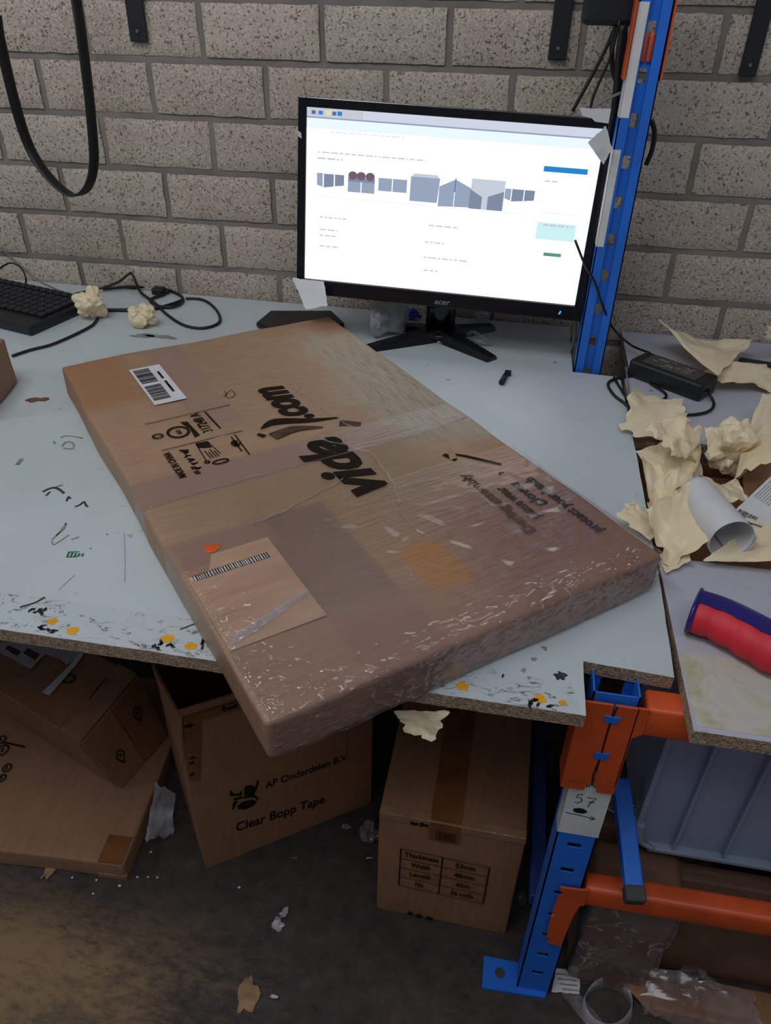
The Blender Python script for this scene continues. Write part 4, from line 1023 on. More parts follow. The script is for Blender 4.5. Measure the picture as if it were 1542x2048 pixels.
# barcode label
lt = thing('shipping_label', 'white label with barcode leaning at the right edge over the gap', 'label')
La, Lb, Lc = az(1458, 1032, .712), az(1560, 935, .745), az(1560, 1105, .712)
Ml = frame(La, Lb - La, Vector((1, .2, 0)).cross(Vector((0, 0, 1))) * -1); e1 = (Lb - La); e2 = (Lc - La)
bm = bmesh.new(); a = [bm.verts.new(p) for p in (La, Lc, Lb + (Lc - La), Lb)]; bm.faces.new(a); lo_ = thick(link('label_sheet', bm, 'paper_white', lt), .0004)
nn = e2.cross(e1).normalized(); nn = nn if nn.z > 0 else -nn
bm = bmesh.new(); rd = random.Random(6); s = .05
while s < .38:
    w = rd.choice((.006, .010, .016)); c = [La + e2 * s + e1 * .04, La + e2 * (s + w) + e1 * .04, La + e2 * (s + w) + e1 * (.16 + .14 * s), La + e2 * s + e1 * (.16 + .14 * s)]
    bm.faces.new([bm.verts.new(p + nn * .0008) for p in c]); s += w + rd.choice((.006, .01, .014))
link('barcode', bm, 'marker', lt)
bm = bmesh.new()
for r in range(7):
    s = .06 + .045 * r
    bm.faces.new([bm.verts.new(p + nn * .0008) for p in (La + e1 * .42 + e2 * s, La + e1 * .42 + e2 * (s + .012), La + e1 * .78 + e2 * (s + .012), La + e1 * .78 + e2 * s)])
link('label_print', bm, 'grey_lead', lt)
# red and blue handle
hd = thing('tape_dispenser', 'tool handle with red ribbed grip and dark blue back on the right board', 'tool')
H0, H1 = az(1382, 1222, .722), az(1570, 1290, .722); H0.z = H1.z = TT + .024; d = (H1 - H0); dn = d.normalized(); sd = Vector((-dn.y, dn.x, 0))
def grip(a0, a1, rfun, n=34, m=16, off=lambda s: 0.0, seglen=1.0, s0=0.0):
    bm = bmesh.new(); G = []
    for i in range(n + 1):
        s = s0 + (seglen - s0) * i / n; r = rfun(s); c = H0 + d * s + sd * off(s); row = []
        for j in range(m + 1):
            a = a0 + (a1 - a0) * j / m; row.append(bm.verts.new(c + sd * r * math.cos(a) + Vector((0, 0, r * .80 * math.sin(a)))))
        G.append(row)
    for i in range(n):
        for j in range(m): f = bm.faces.new((G[i][j], G[i + 1][j], G[i + 1][j + 1], G[i][j + 1])); f.smooth = True
    for row in (G[0], G[-1]):
        try: bm.faces.new(row)
        except Exception: pass
    bmesh.ops.recalc_face_normals(bm, faces=bm.faces)
    return bm
bend = lambda s: -.012 * s + .004 * math.sin(s * 5)
link('red_grip', grip(0, 2 * PI, lambda s: .0265 + .0022 * abs(math.sin(s * 13)) + .004 * s, off=bend, s0=.035, n=60), 'red', hd, True)
link('blue_back', grip(-.55, 1.98, lambda s: .0290 + .004 * s, off=bend, s0=.01, n=60), 'navy', hd, True)
link('end_flange', grip(0, 2 * PI, lambda s: .0300 + .0022 * math.sin(min(1, s / .055) * PI) - (.006 if s < .004 else 0), n=16, off=bend, seglen=.058), 'navy', hd, True)
bm = bmesh.new(); p = H1 + dn * .02; add_box(bm, -.005, .12, -.03, .03, -.022, .03, bev=.004, M=Matrix.Translation(p) @ Matrix.Rotation(math.atan2(dn.y, dn.x), 4, 'Z')); link('dispenser_body', bm, 'navy', hd)

# ------------------------------------------------------------------ things hung on the wall
for i, (u0, u1, vb, lab) in enumerate(((255, 293, 84, 'leftmost black steel bracket on the brick wall beside the strap'), (1110, 1147, 120, 'black steel bracket on the wall above the monitor'), (1510, 1546, 152, 'rightmost black steel bracket on the wall beyond the blue post'))):
    if i == 2: pL, pR = ay(1476, 150, YW - .005), ay(1510, 156, YW - .005)
    elif i == 1: pL, pR = ay(1095, 118, YW - .005), ay(1131, 122, YW - .005)
    else: pL, pR = ay(262, 82, YW - .005), ay(297, 86, YW - .005)
    z0 = (pL.z + pR.z) / 2
    t = thing('wall_bracket', lab, 'bracket', ((pL.x + pR.x) / 2, YW, z0))
    w = (pR.x - pL.x) / 2
    bm = bmesh.new(); add_box(bm, -w, w, -.009, -.002, 0, .55, bev=.002); link('upright_plate', bm, 'bracket', t)
    bm = bmesh.new(); add_box(bm, -w * .5, w * .5, -.26, -.008, .50, .53, bev=.003); link('arm', bm, 'bracket', t)
    bm = bmesh.new(); cyl(bm, (0, -.0085, .018), (0, -.0115, .018), .0042, .0030, 14); link('screw', bm, 'screw', t)
strap = thing('black_strap', 'long black rubber strap hanging in a loop at the upper left wall', 'strap')
pts = [(-8, 30, 1.5), (2, 90, 1.5), (35, 225, 1.5), (62, 300, 1.5), (95, 350, 1.49), (130, 383, 1.48), (155, 390, 1.48), (178, 370, 1.49), (188, 320, 1.50), (182, 230, 1.51), (172, 140, 1.52), (160, 50, 1.53), (150, -20, 1.54), (146, -120, 1.55)]
bm = bmesh.new(); tube(bm, [ay(u, v, y) for u, v, y in pts], .0022, 8, 8, ry=.0105, up=(0.55, .83, 0)); link('band', bm, 'strap', strap)
# dark box and hanging cables by the post top
dv = thing('power_strip', 'dark cable box hanging above the monitor beside the blue post', 'cable box')
bm = bmesh.new(); a, b = ay(1172, -30, 1.50), ay(1258, 52, 1.50); add_box(bm, a.x, b.x + .006, 1.47, 1.53, b.z, a.z + .10, bev=.008); link('casing', bm, 'black', dv)
cab = [([(1236, 40), (1215, 90), (1190, 140), (1160, 195), (1145, 222)], 1.49, .0030), ([(1240, 40), (1222, 110), (1205, 150), (1188, 190), (1180, 225), (1186, 250), (1190, 275)], 1.47, .0022),
       ([(1246, 50), (1238, 110), (1234, 165), (1228, 220), (1212, 300), (1196, 420), (1190, 560)], 1.462, .0055), ([(1250, 50), (1246, 120), (1240, 200), (1222, 290), (1210, 400)], 1.468, .0050),
       ([(1232, 45), (1224, 95), (1226, 140), (1236, 175), (1240, 215)], 1.48, .0040)]
labs = ['black cable slanting from the cable box to the monitor top', 'thin black wire dangling over the monitor corner', 'thick black cable running down left of the blue post', 'second thick black cable close behind the blue post edge', 'looped black cable under the cable box']
for (pp, y, r), lb_ in zip(cab, labs): cable('hanging_cable', [ay(u, v, y) for u, v in pp], r, 'cable', lb_)
cable('hanging_cable', [ay(1243, 185, 1.45), ay(1215, 198, 1.44), ay(1185, 215, 1.43)], .0022, 'cable_grey', 'pale grey tie stretched from post to monitor corner')
cable('hanging_cable', [ay(1303, 240, 1.47), ay(1309, 265, 1.47), ay(1304, 300, 1.47), ay(1292, 330, 1.47)], .004, 'cable', 'black cable bulging out right of the blue post')
cable('hanging_cable', [ay(1152, 640, 1.47), ay(1150, 665, 1.47), ay(1144, 700, 1.50), az(1135, 720, .60)], .003, 'cable_grey', 'grey cable dropping through the hole by the blue post')

# ------------------------------------------------------------------ cartons under the table
# open tape carton
oc = thing('open_carton', 'open brown carton reading Clear Bopp Tape on the floor under the parcel', 'carton', (-0.416, 0.699, 0), math.atan2(.187, .265))
CW, CD, CH = .324, .235, .300
bm = bmesh.new(); th = .004
add_box(bm, 0, CW, 0, CD, 0, th); add_box(bm, 0, CW, 0, th, th, CH); add_box(bm, 0, CW, CD - th, CD, th, CH); add_box(bm, 0, th, th, CD - th, th, CH); add_box(bm, CW - th, CW, th, CD - th, th, CH)
link('carton_body', bm, 'card_or', oc)
def slab(pts, t, mat, name, parent):
    bm = bmesh.new(); p = [Vector(q) for q in pts]; nrm = (p[1] - p[0]).cross(p[2] - p[0]).normalized() * t
    a = [bm.verts.new(q) for q in p]; b = [bm.verts.new(q + nrm) for q in p]; n = len(p)
    bm.faces.new(a[::-1]); bm.faces.new(b)
    for i in range(n): bm.faces.new((a[i], a[(i + 1) % n], b[(i + 1) % n], b[i]))
    bmesh.ops.recalc_face_normals(bm, faces=bm.faces)
    return link(name, bm, mat, parent)
Mo = (Matrix.Translation(oc.location) @ Matrix.Rotation(oc.rotation_euler.z, 4, 'Z')).inverted()
wl = lambda p: Mo @ Vector(p)
slab([(0, 0, CH), (CW, 0, CH), (CW, .004, CH + .11), (0.002, .006, CH + .11)], -.004, 'card_or', 'flap', oc)
lf1 = wl(az(364, 1436, .408)); lf2 = wl(az(308, 1328, .385))
slab([(0, 0, CH), (lf1.x, lf1.y + .002, lf1.z), lf2, (0, CD, CH)], .004, 'card_or', 'flap', oc)
slab([(0, CD, CH), (CW, CD, CH), (CW, CD + .03, CH + .09), (0, CD + .03, CH + .09)], .004, 'card_in', 'flap', oc)
slab([(CW, 0, CH), (CW, CD, CH), (CW + .03, CD, CH + .09), (CW + .03, 0, CH + .09)], .004, 'card_or', 'flap', oc)
Mc = frame((0, -.0004, 0), (1, 0, 0), (0, 0, 1))
def onbox(u, v):              # photo position on the front face of that carton -> face coordinates
    n = Vector((math.sin(oc.rotation_euler.z), -math.cos(oc.rotation_euler.z), 0)); r = ray(u, v); k = (Vector(oc.location) - CAM).dot(n) / r.dot(n)
    q = Mo @ (CAM + r * k); return q.x, q.z
def fit(name, s, size, pL, pR, mat, bold):
    (x0, z0), (x1, z1) = onbox(*pL), onbox(*pR); M = Mc @ Matrix.Translation((x0, z0, 0)) @ Matrix.Rotation(math.atan2(z1 - z0, x1 - x0), 4, 'Z')
    return text(name, s, size, mat, M, oc, bold=bold, width=math.hypot(x1 - x0, z1 - z0))
fit('printed_text', 'AP Onderdelen B.V.', 0.026, (531, 1577), (697, 1518), 'ink', .0003)
fit('printed_text', 'Clear Bopp Tape', 0.034, (471, 1663), (648, 1605), 'ink', .0006)
bm = bmesh.new()
def opoly(pts):
    f = bm.faces.new([bm.verts.new(Mc @ Vector((*onbox(u, v), .0005))) for u, v in pts])
for pts in ([(459, 1581), (463, 1581), (468, 1588), (477, 1586), (483, 1580), (484, 1590), (460, 1592)], [(488, 1577), (492, 1571), (502, 1569), (510, 1573), (514, 1560), (518, 1562), (514, 1576), (508, 1588), (488, 1590)],
            [(467, 1596), (484, 1592), (485, 1596), (468, 1601)], [(486, 1592), (508, 1587), (517, 1597), (514, 1600), (507, 1593), (487, 1597)], [(466, 1603), (476, 1601), (466, 1619), (464, 1620)], [(484, 1603), (504, 1598), (514, 1602), (508, 1610), (492, 1618), (476, 1618), (474, 1612)]):
    opoly(pts)
link('printed_crest', bm, 'ink', oc)
for pts in ([(367, 1437), (400, 1426), (402, 1500), (368, 1505)], [(370, 1505), (402, 1500), (400, 1560), (378, 1562)], [(400, 1426), (480, 1402), (484, 1416), (402, 1440)]):
    bm = bmesh.new(); P = [onbox(u, v) for u, v in pts]; f = bm.faces.new([bm.verts.new(Mc @ Vector((x, z, .0004))) for x, z in P]); o = link('brown_tape', bm, 'tape_brown', oc)
bm = bmesh.new()
for (u, v) in ((372, 1452), (380, 1450), (386, 1515), (384, 1525), (448, 1418), (460, 1415), (470, 1411), (384, 1548)):
    x, z = onbox(u, v); blob(bm, x, z, 0, .005, .004, u, jag=.9, t=.0006, M=Mc)
link('tape_marks', bm, 'marker', oc)

# spec carton
sc = thing('sealed_carton', 'sealed brown carton with thickness and width table on the floor by blue leg', 'carton', (-0.104, 0.684, 0), -0.018)
SW, SD, SH = .222, .34, .283
bm = grid_box(SW, SD, SH, .004, 6, 8, 6, amp=.0015, freq=6, seed=8); link('carton_body', bm, 'card_or', sc)
Mc2 = frame((0, -.0022, 0), (1, 0, 0), (0, 0, 1)); bm = bmesh.new()
X0, X1, XM, Z0, Z1 = .037, .176, .103, .093, .199
for q in range(5):
    z = Z1 - (Z1 - Z0) * q / 4; ribbon(bm, [(X0, z), (X1, z - .006)], .0014, .0004, M=Mc2)
for x, dz in ((X0, 0), (XM, -.003), (X1, -.006)): ribbon(bm, [(x, Z1 + dz), (x, Z0 + dz)], .0022, .0004, M=Mc2)
link('printed_table', bm, 'ink', sc)
rh = (Z1 - Z0) / 4
for q, (l, r) in enumerate((('Thickiness', '53mic'), ('Width', '48mm'), ('Length', '66m'), ('No', '36 rolls'))):
    z = Z1 - rh * (q + .72)
    wL = {'Thickiness': .054, 'Width': .030, 'Length': .034, 'No': .014}[l]; wR = {'53mic': .032, '48mm': .032, '66m': .022, '36 rolls': .037}[r]
    text('printed_text', l, .017, 'ink', Mc2 @ Matrix.Translation(((X0 + XM) / 2 - wL / 2, z, 0)), sc, bold=.0003, width=wL)
    text('printed_text', r, .017, 'ink', Mc2 @ Matrix.Translation(((XM + X1) / 2 - wR / 2, z - .004, 0)), sc, bold=.0003, width=wR)
bm = bmesh.new(); add_box(bm, .001, SW - .001, -.0030, .012, SH - .014, SH + .0020, bev=.001); o = link('clear_tape', bm, 'tape_clear', sc)
bm = bmesh.new(); add_box(bm, .078, .125, .0, SD - .01, SH + .0006, SH + .0022); add_box(bm, .078, .125, -.0032, 0.0, SH - .045, SH + .0012); link('brown_tape', bm, 'tape_brown', sc)
bm = bmesh.new()
for x, z in ((.055, SH - .010), (.068, SH - .010), (.075, .012), (.092, .010), (.060, .014)): blob(bm, x, z, 0, .006, .0045, x * 99, jag=.9, t=.0012, M=Mc2)
barcode(bm, .088, .118, SH - .04, SH - .018, Mc2, 4, t=.0014); link('tape_marks', bm, 'ink', sc)

# flat parcel on the floor, left
fl = thing('cardboard_parcel', 'large flat brown parcel lying on the floor at the lower left', 'parcel', (-0.545, 0.655, 0), math.radians(93.5))
FW, FD, FHh = .42, .62, .045
bm = grid_box(FW, FD, FHh, .005, 20, 24, 3, amp=.002, freq=6, seed=12); link('carton', bm, 'card', fl)
SF = FHh + .0016; Mfl = frame((0, 0, SF), (1, 0, 0), (0, 1, 0))
bm = bmesh.new(); add_box(bm, .0, .052, .002, .045, SF - .0008, SF + .0004); link('brown_tape', bm, 'tape_brown', fl)
bm = bmesh.new(); add_box(bm, -.002, .03, -.002, .05, .0, .012); 
for v in bm.verts: v.co.z = max(v.co.z, .001)
link('clear_tape', bm, 'tape_clear', fl)
bm = bmesh.new(); rd = random.Random(3)
Mo2 = (Matrix.Translation(fl.location) @ Matrix.Rotation(fl.rotation_euler.z, 4, 'Z')).inverted()
def onfl(u, v): q = Mo2 @ az(u, v, SF); return q.x, q.y
for (u, v, r) in ((6, 1500, .012), (14, 1536, .009), (4, 1556, .008), (2, 1480, .01)):
    x, y = onfl(u, v); n = 16
    ribbon(bm, [(x + r * math.cos(i * 2 * PI / n), y + r * .8 * math.sin(i * 2 * PI / n)) for i in range(n + 1)], .003, .0004, M=Mfl); ribbon(bm, [(x - r * .5, y), (x + r * .5, y + .003)], .003, .0004, M=Mfl)
ribbon(bm, [onfl(4, 1484), onfl(50, 1494)], .004, .0004, M=Mfl)
link('printed_symbols', bm, 'ink', fl)

# small taped carton on top of it
sm = thing('cardboard_box', 'taped brown box with two hazard symbols on top of the flat floor parcel', 'box')
def hexa(name, c, mat, parent, bev=.004):
    bm = bmesh.new(); v = [bm.verts.new(Vector(p)) for p in c]
    for f in ((0, 3, 2, 1), (4, 5, 6, 7), (0, 1, 5, 4), (1, 2, 6, 5), (2, 3, 7, 6), (3, 0, 4, 7)): bm.faces.new([v[i] for i in f])
    bmesh.ops.recalc_face_normals(bm, faces=bm.faces)
    if bev: bmesh.ops.bevel(bm, geom=list(bm.edges), offset=bev, segments=3, affect='EDGES')
    return link(name, bm, mat, parent)
ZB, ZT = FHh + .003, .190
b0_, b1_ = az(239, 1578, ZB), az(334, 1468, ZB); t0_, t1_ = az(160, 1490, ZT), az(277, 1350, ZT)
dirL = (az(0, 1385, ZT) - az(158, 1485, ZT)).normalized(); Ll = .34
hexa('carton', [b0_, b1_, b1_ + dirL * Ll, b0_ + dirL * Ll, t0_, t1_, t1_ + dirL * Ll, t0_ + dirL * Ll], 'card_or', sm, .006)
def lerp(a, b, t): return a + (b - a) * t
mt_, mb_ = lerp(t0_, t1_, .50), lerp(b0_, b1_, .50)
nE = (b1_ - b0_).cross(t0_ - b0_).normalized(); nE = nE if nE.x > 0 else -nE
def panel(name, pts, off, mat, parent): 
    bm = bmesh.new(); a = [bm.verts.new(p + nE * off) for p in pts]; b = [bm.verts.new(p) for p in pts]; n = len(pts)
    bm.faces.new(a); bm.faces.new(b[::-1])
    for i in range(n): bm.faces.new((a[i], a[(i + 1) % n], b[(i + 1) % n], b[i]))
    bmesh.ops.recalc_face_normals(bm, faces=bm.faces); return link(name, bm, mat, parent)
f1 = panel('end_flap', [lerp(b0_, b1_, .02), lerp(b0_, b1_, .485), lerp(t0_, t1_, .485), lerp(t0_, t1_, .02)], .003, 'card_or', sm)
f2 = panel('end_flap', [lerp(b0_, b1_, .515), lerp(b0_, b1_, .98), lerp(t0_, t1_, .98), lerp(t0_, t1_, .515)], .004, 'card_red', sm)  # darker card colour paints in the shade of this angled flap
def hazard(base, h, w, parent, flip):
    bm = bmesh.new(); uE = (b1_ - b0_).normalized(); vE = (lerp(t0_, t1_, .5) - lerp(b0_, b1_, .5)).normalized(); M = frame(base, uE, vE)
    if M.col[2].xyz.dot(nE) < 0: M = frame(base, uE, vE) @ Matrix.Scale(-1, 4, (0, 0, 1))
    s = 1
    ribbon(bm, [(0, -h), (-w * .5, h * .2), (-w * .3, h * .75), (0, h), (w * .3, h * .75), (w * .5, h * .2), (0, -h)], .003, .0054, M=M); ribbon(bm, [(0, 0), (0, h * .5)], .004, .0054, M=M)
    link('hazard_symbol', bm, 'ink', parent)
cE = lambda s, t: lerp(lerp(b0_, b1_, s), lerp(t0_, t1_, s), t)
hazard(cE(.26, .38), .016, .018, f1, False); hazard(cE(.73, .62), .017, .018, f2, False)
up = Vector((0, 0, 1)); Mtop = lambda p: p + up * .0008
bm = bmesh.new(); bm.faces.new([bm.verts.new(Mtop(p)) for p in (lerp(t0_, t1_, 0.0) + dirL * .004, lerp(t0_, t1_, 1.0) + dirL * .004, lerp(t0_, t1_, 1.0) + dirL * .055, lerp(t0_, t1_, 0.0) + dirL * .055)]); link('clear_tape', bm, 'tape_clear', sm)
bm = bmesh.new(); c = az(137, 1358, ZT); Mtp = frame(c + up * .0010, (1, 0, 0), (0, 1, 0)); n = 16
ribbon(bm, [(.012 * math.cos(i * 2 * PI / n), .010 * math.sin(i * 2 * PI / n)) for i in range(n + 1)], .0035, .0002, M=Mtp)
q = [az(214, 1355, ZT), az(178, 1399, ZT)]; ribbon(bm, [((p - c).x, (p - c).y) for p in q], .0025, .0002, M=Mtp); link('printed_symbols', bm, 'ink', sm)
# paper labels lying on that box
sh = thing('label_sheet', 'pale sheet of printed labels on the taped box under the table edge', 'label sheet')
Zs = ZT + .0025
def flat(pts, mat, name, parent, z=Zs, t=.0005):
    bm = bmesh.new(); P = [az(u, v, z) for u, v in pts]; prism(bm, [(p.x, p.y) for p in P], z, z + t); bmesh.ops.recalc_face_normals(bm, faces=bm.faces); return link(name, bm, mat, parent)
MT['lilac'] = plain('pale_lilac_paper', (170, 166, 180), .5, var=.08)
flat([(-20, 1290), (-10, 1300), (62, 1339), (82, 1316), (92, 1309), (120, 1318), (135, 1330), (165, 1305), (170, 1290), (60, 1270)], 'lilac', 'sheet', sh)
bm = bmesh.new()
for pts in ([(10, 1297), (18, 1290), (42, 1303), (34, 1312)], [(46, 1306), (56, 1296), (80, 1308), (70, 1320)]):
    bm.faces.new([bm.verts.new(az(u, v, Zs + .0008)) for u, v in pts])
link('dark_print', bm, 'ink_faint', sh)
bm = bmesh.new(); p = az(64, 1322, Zs); blob(bm, p.x, p.y, Zs, .006, .004, 3, t=.0010); link('amber_print', bm, 'amber', sh)
fst = thing('label_strip', 'narrow white paper strip on the taped box pointing to its front', 'paper strip')
flat([(84, 1385), (99, 1391), (152, 1330), (168, 1308), (160, 1305), (138, 1332)], 'paper_white', 'strip', fst, z=Zs + .0008)
# plastic bag between flat parcel and open carton
bm = crumple_sheet([az(308, 1660, .02), az(345, 1672, .02), az(358, 1580, .10), az(326, 1552, .12)], 16, .03, 12, 44, jag=.1)
tag(thick(link('plastic_bag', bm, 'film_bag'), .0004), 'milky plastic bag hanging between flat parcel and open carton', 'plastic bag')
# cream paper hanging under the front edge
bm = crumple_sheet([ay(792, 1420, .565), ay(905, 1418, .565), ay(868, 1480, .548), ay(812, 1462, .550)], 12, .02, 9, 33, jag=.08)
tag(thick(link('crumpled_paper', bm, 'cream')), 'cream paper hanging below the parcel over the sealed carton', 'paper')

# ------------------------------------------------------------------ under the right side
cr = thing('plastic_crate', 'grey blue ribbed plastic crate under the right board', 'crate', (0.262, 0.70, 0.295))
cw, cd, ch = .60, .155, .35; M = frame((0, 0, 0), (1, 0, 0), (0, 0, 1))
def rr(x0, x1, z0, z1, r, n=6):
    P = []
    for cx_, cz_, a0 in ((x0 + r, z0 + r, PI), (x1 - r, z0 + r, 1.5 * PI)): P += [(cx_ + r * math.cos(a0 + i * PI / 2 / n), cz_ + r * math.sin(a0 + i * PI / 2 / n)) for i in range(n + 1)]
    return P + [(x1, z1), (x0, z1)]
bm = bmesh.new()
prism(bm, rr(0, cw, 0, ch, .03), 0, -.004 * -1, M=M)                           # front wall (normal -y)
for v in bm.verts: v.co.y = -v.co.y if False else v.co.y
add_box(bm, 0, .004, 0, cd, .03, ch); add_box(bm, cw - .004, cw, 0, cd, .03, ch); add_box(bm, .02, cw - .02, 0, cd, 0, .004); add_box(bm, 0, cw, cd - .004, cd, .0, ch)
bmesh.ops.recalc_face_normals(bm, faces=bm.faces)
link('crate_body', bm, 'crate', cr)
for i in range(8):
    x = .0575 + .0685 * i
    bm = bmesh.new(); add_box(bm, x, x + .004, -.014, 0.0, .010, ch - .01, bev=.0008); link('rib', bm, 'crate', cr)
bm = bmesh.new(); add_box(bm, .025, cw - .02, -.016, 0.0, .0, .007, bev=.001)
tube(bm, [(0.002, -.012, .06), (.004, -.012, .035), (.012, -.012, .014), (.030, -.012, .004)], .004, 6, 4, ry=.010); add_box(bm, -.002, .005, -.016, 0, .05, ch); link('rim', bm, 'crate', cr)
bm = bmesh.new(); add_box(bm, -.01, cw + .01, -.022, cd, ch, ch + .012, bev=.003); link('top_rim', bm, 'crate', cr)
# cartons behind the lower beam
pb = thing('purple_carton', 'dark purple carton with pale lettering below the grey crate', 'carton', (0.405, 0.735, 0))
bm = bmesh.new(); add_box(bm, 0, .42, 0, .3, 0, .289, bev=.002); link('carton_body', bm, 'purple', pb)
Mpb = frame((0, -.0004, 0), (1, 0, 0), (0, 0, 1)); bm = bmesh.new()
for x, w_, h_ in ((.015, .010, .03), (.030, .010, .045), (.125, .012, .04)):
    poly(bm, [(x, .235 - h_ * .5), (x + w_, .262), (x - w_ * .6, .262)], Mpb, .0006)
blob(bm, .068, .252, 0, .022, .026, 2, jag=.15, t=.0006, M=Mpb); link('printed_lettering', bm, 'purple_letter', pb)
tc = thing('cardboard_box', 'tall dull brown box with vertical print behind the blue front leg', 'box', (0.200, 0.720, 0))
bm = grid_box(.197, .30, .288, .004, 8, 8, 8, amp=.002, freq=7, seed=21); link('carton', bm, 'card_dk', tc)
bm = bmesh.new(); Mtc = frame((0, -.003, 0), (1, 0, 0), (0, 0, 1))
for r in (.016, .010): ribbon(bm, [(.165 + r * math.cos(i * PI / 8), .245 + r * math.sin(i * PI / 8)) for i in range(-4, 5)], .003, .0004, M=Mtc)
link('printed_symbols', bm, 'ink', tc)
o3 = ay(1226, 1600, .714) - Vector(tc.location); Mbl = frame(o3, (1, 0, -.55), (.55, 0, 1)); bm = bmesh.new(); quad(bm, Mbl, -.004, .030, -.022, .012, .0005)
bl = link('barcode_label', bm, 'paper_white', tc); bm = bmesh.new(); barcode(bm, -.002, .028, -.019, .008, Mbl, 12, t=.0009); link('barcode', bm, 'ink', bl)
wb = thing('wrapped_parcel', 'brown parcel in shiny clear film on the floor right of blue leg', 'parcel', (0.218, 0.630, 0.0), -.05)
bm = grid_box(.118, .080, .268, .008, 10, 6, 16, amp=.004, freq=10, seed=31); link('carton', bm, 'card_dk', wb)
bm = grid_box(.126, .088, .262, .010, 26, 12, 40, amp=.006, freq=16, seed=33, ridge=.6)
for v in bm.verts: v.co += Vector((-.004, -.005, .001)); v.co.z = max(v.co.z, .001)
link('stretch_film', bm, 'film_clear', wb)
lp = thing('leaning_carton', 'large dark flat carton leaning back on the floor at lower right', 'carton', (0.345, 0.672, 0.0))
bm = grid_box(.55, .03, .24, .004, 20, 2, 12, amp=.002, freq=6, seed=41)
R_ = Matrix.Rotation(math.radians(-3), 4, 'X')
for v in bm.verts: v.co = R_ @ v.co
lo = min(v.co.z for v in bm.verts)
for v in bm.verts: v.co.z += .0005 - lo
link('carton', bm, 'card_dk', lp)
ed = thing('flattened_carton', 'flattened tan cardboard with shiny film lying at the lower right edge', 'carton', (0.345, 0.60, 0.0), -.02)
bm = grid_box(.5, .060, .020, .003, 20, 6, 2, amp=.0025, freq=12, seed=43)
link('board', bm, 'card_or', ed)
bm = crumple_sheet([(-.02, -.010, .014), (.16, -.012, .014), (.15, .050, .030), (-.01, .055, .040)], 20, .030, 14, 51, jag=.08); thick(link('stretch_film', bm, 'film_clear', ed))
tw = thing('cardboard_strip', 'bent tan cardboard strip in front of the film wrapped parcel', 'cardboard')
bm = crumple_sheet([az(1225, 1945, .03), az(1310, 2030, .004), az(1335, 2020, .004), az(1262, 1935, .045)], 8, .008, 5, 61, jag=.03); thick(link('strip', bm, 'card_or', tw), .003)
# film ball between wrapped things
bm = crumple_ball(az(1375, 1990, .0), .036, 71, 4, (1.3, .7, .9), 26, .8); tag(link('film_bundle', bm, 'film_clear'), 'crushed shiny film bundle beside the tan cardboard at lower right', 'plastic film')
# tape ring and label on the floor
rg = thing('tape_roll', 'loose ring of clear packing tape on the floor by the foot plate', 'tape')
c = az(1212, 2022, .0); bm = bmesh.new(); n = 40; G = []
for i in range(n + 1):
    a = 2 * PI * i / n; r = .034 + .004 * math.sin(a * 2); lean = .018
    base = c + Vector((math.cos(a) * r * 1.15, math.sin(a) * r, .001)); G.append((bm.verts.new(base), bm.verts.new(base + Vector((math.cos(a) * -.004, .006, .024)))))
for a, b in zip(G, G[1:]): f = bm.faces.new((a[0], b[0], b[1], a[1])); f.smooth = True
thick(link('ring', bm, 'film_bag', rg), .0006)
bm = bmesh.new(); A = Matrix.Translation(az(1175, 2030, .003)) @ Matrix.Rotation(-.8, 4, 'Z'); add_box(bm, -.045, .05, -.012, .012, 0, .001, M=A); link('loose_end', bm, 'film_clear', rg)
bm = crumple_sheet([az(1103, 1984, .002), az(1158, 1990, .002), az(1160, 1945, .004), az(1112, 1938, .004)], 6, .004, 4, 81, jag=.04)
o = tag(thick(link('label_scrap', bm, 'paper_white')), 'white printed label scrap on the floor beside foot plate', 'label')
bm = bmesh.new()
for q in range(4):
    a, b = az(1112 + 4 * q, 1946 + 10 * q, .008), az(1150 + 3 * q, 1950 + 10 * q, .008); a = a; bm.faces.new([bm.verts.new(p) for p in (a, b, b + Vector((0, -.002, 0)), a + Vector((0, -.002, 0)))])
link('label_print', bm, 'grey_lead', o)
# carton holding the waste papers in the gap
wc = thing('open_carton', 'brown open carton full of cream papers in the gap between right boards', 'carton', (0.245, 0.868, 0.50))
bm = bmesh.new(); add_box(bm, 0, .42, 0, .29, 0, .004); add_box(bm, 0, .42, 0, .004, 0, .17); add_box(bm, 0, .42, .286, .29, 0, .17); add_box(bm, 0, .004, 0, .29, 0, .17); add_box(bm, .416, .42, 0, .29, 0, .17)
link('carton_body', bm, 'card_red', wc)
slab([(0.03, .02, .10), (.40, .02, .10), (.40, .27, .155), (0.03, .27, .155)], .003, 'card_red', 'flap', wc)

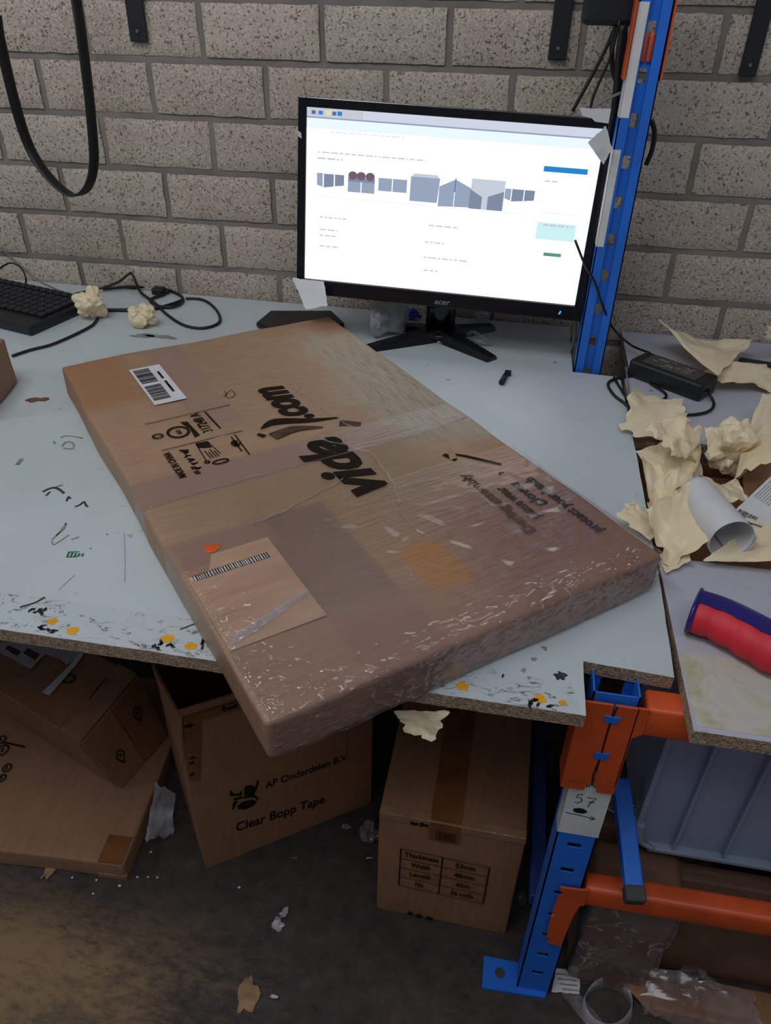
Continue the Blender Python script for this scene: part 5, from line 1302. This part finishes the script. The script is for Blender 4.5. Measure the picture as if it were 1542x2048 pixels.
# ------------------------------------------------------------------ floor litter
def scrap(u, v, rx, ry, seed, mat, label, rot=0., name='paper_scrap', cat='scrap', h=.004):
    bm = bmesh.new(); c = az(u, v, 0); blob(bm, 0, 0, .0012, rx, ry, seed, n=22, rot=rot, jag=.9)
    bmesh.ops.triangulate(bm, faces=bm.faces); bmesh.ops.subdivide_edges(bm, edges=bm.edges, cuts=1)
    for q in bm.verts: q.co.z += h * (0.5 + noise.noise(q.co * 70 + Vector((seed, 0, 0)))); q.co += c
    return tag(thick(link(name, bm, mat), .0006), label, cat)
scrap(492, 1990, .016, .030, 3, 'tan_scrap', 'torn tan paper scrap on the floor at the bottom of the picture', .25)
scrap(568, 1830, .008, .006, 5, 'film_bag', 'crumpled clear film scrap in the middle of the floor', .3, 'plastic_scrap', h=.012)
scrap(556, 1852, .012, .009, 6, 'film_bag', 'grey plastic film piece below the crumpled film scrap', -.4, 'plastic_scrap', h=.006)
scrap(97, 1745, .007, .018, 7, 'tan_scrap', 'small faded paper scrap before the flat floor parcel', -.2)
scrap(692, 1655, .010, .006, 8, 'film_bag', 'grey paper curl in front of the open carton right corner', -.5)
scrap(548, 1995, .006, .0025, 9, 'paper_white', 'tiny white chip right of the torn tan scrap', .1)
scrap(588, 1718, .007, .002, 10, 'tan_scrap', 'thin pale sliver below the word Tape carton', .2)
scrap(738, 1718, .005, .0016, 12, 'paper_white', 'thin white sliver left of the sealed carton', .3)
for i, (u, v) in enumerate(((145, 1756), (193, 1761), (240, 1772), (186, 1788), (275, 1755), (302, 1705), (315, 1756), (478, 1776), (296, 1755))):
    bm = bmesh.new(); c = az(u, v, 0); blob(bm, c.x, c.y, .001, .0022, .0018, i, n=8, jag=.9); tag(thick(link('paper_crumb', bm, 'paper_white'), .001), 'tiny white crumb on the floor before the flat parcel', 'crumb', 'white crumbs on the floor by the flat parcel')
bm = crumple_ball(az(738, 1680, 0), .020, 91, 3, (1, 1, 1.3), 20, .7); tag(link('film_ball', bm, 'film_clear'), 'crushed clear film ball between open and sealed cartons', 'plastic film')
bm = crumple_ball(az(1042, 1800, 0), .014, 92, 2, (1, 1, .8)); tag(link('film_ball', bm, 'film_clear'), 'small clear film ball behind the sealed carton by blue leg', 'plastic film')
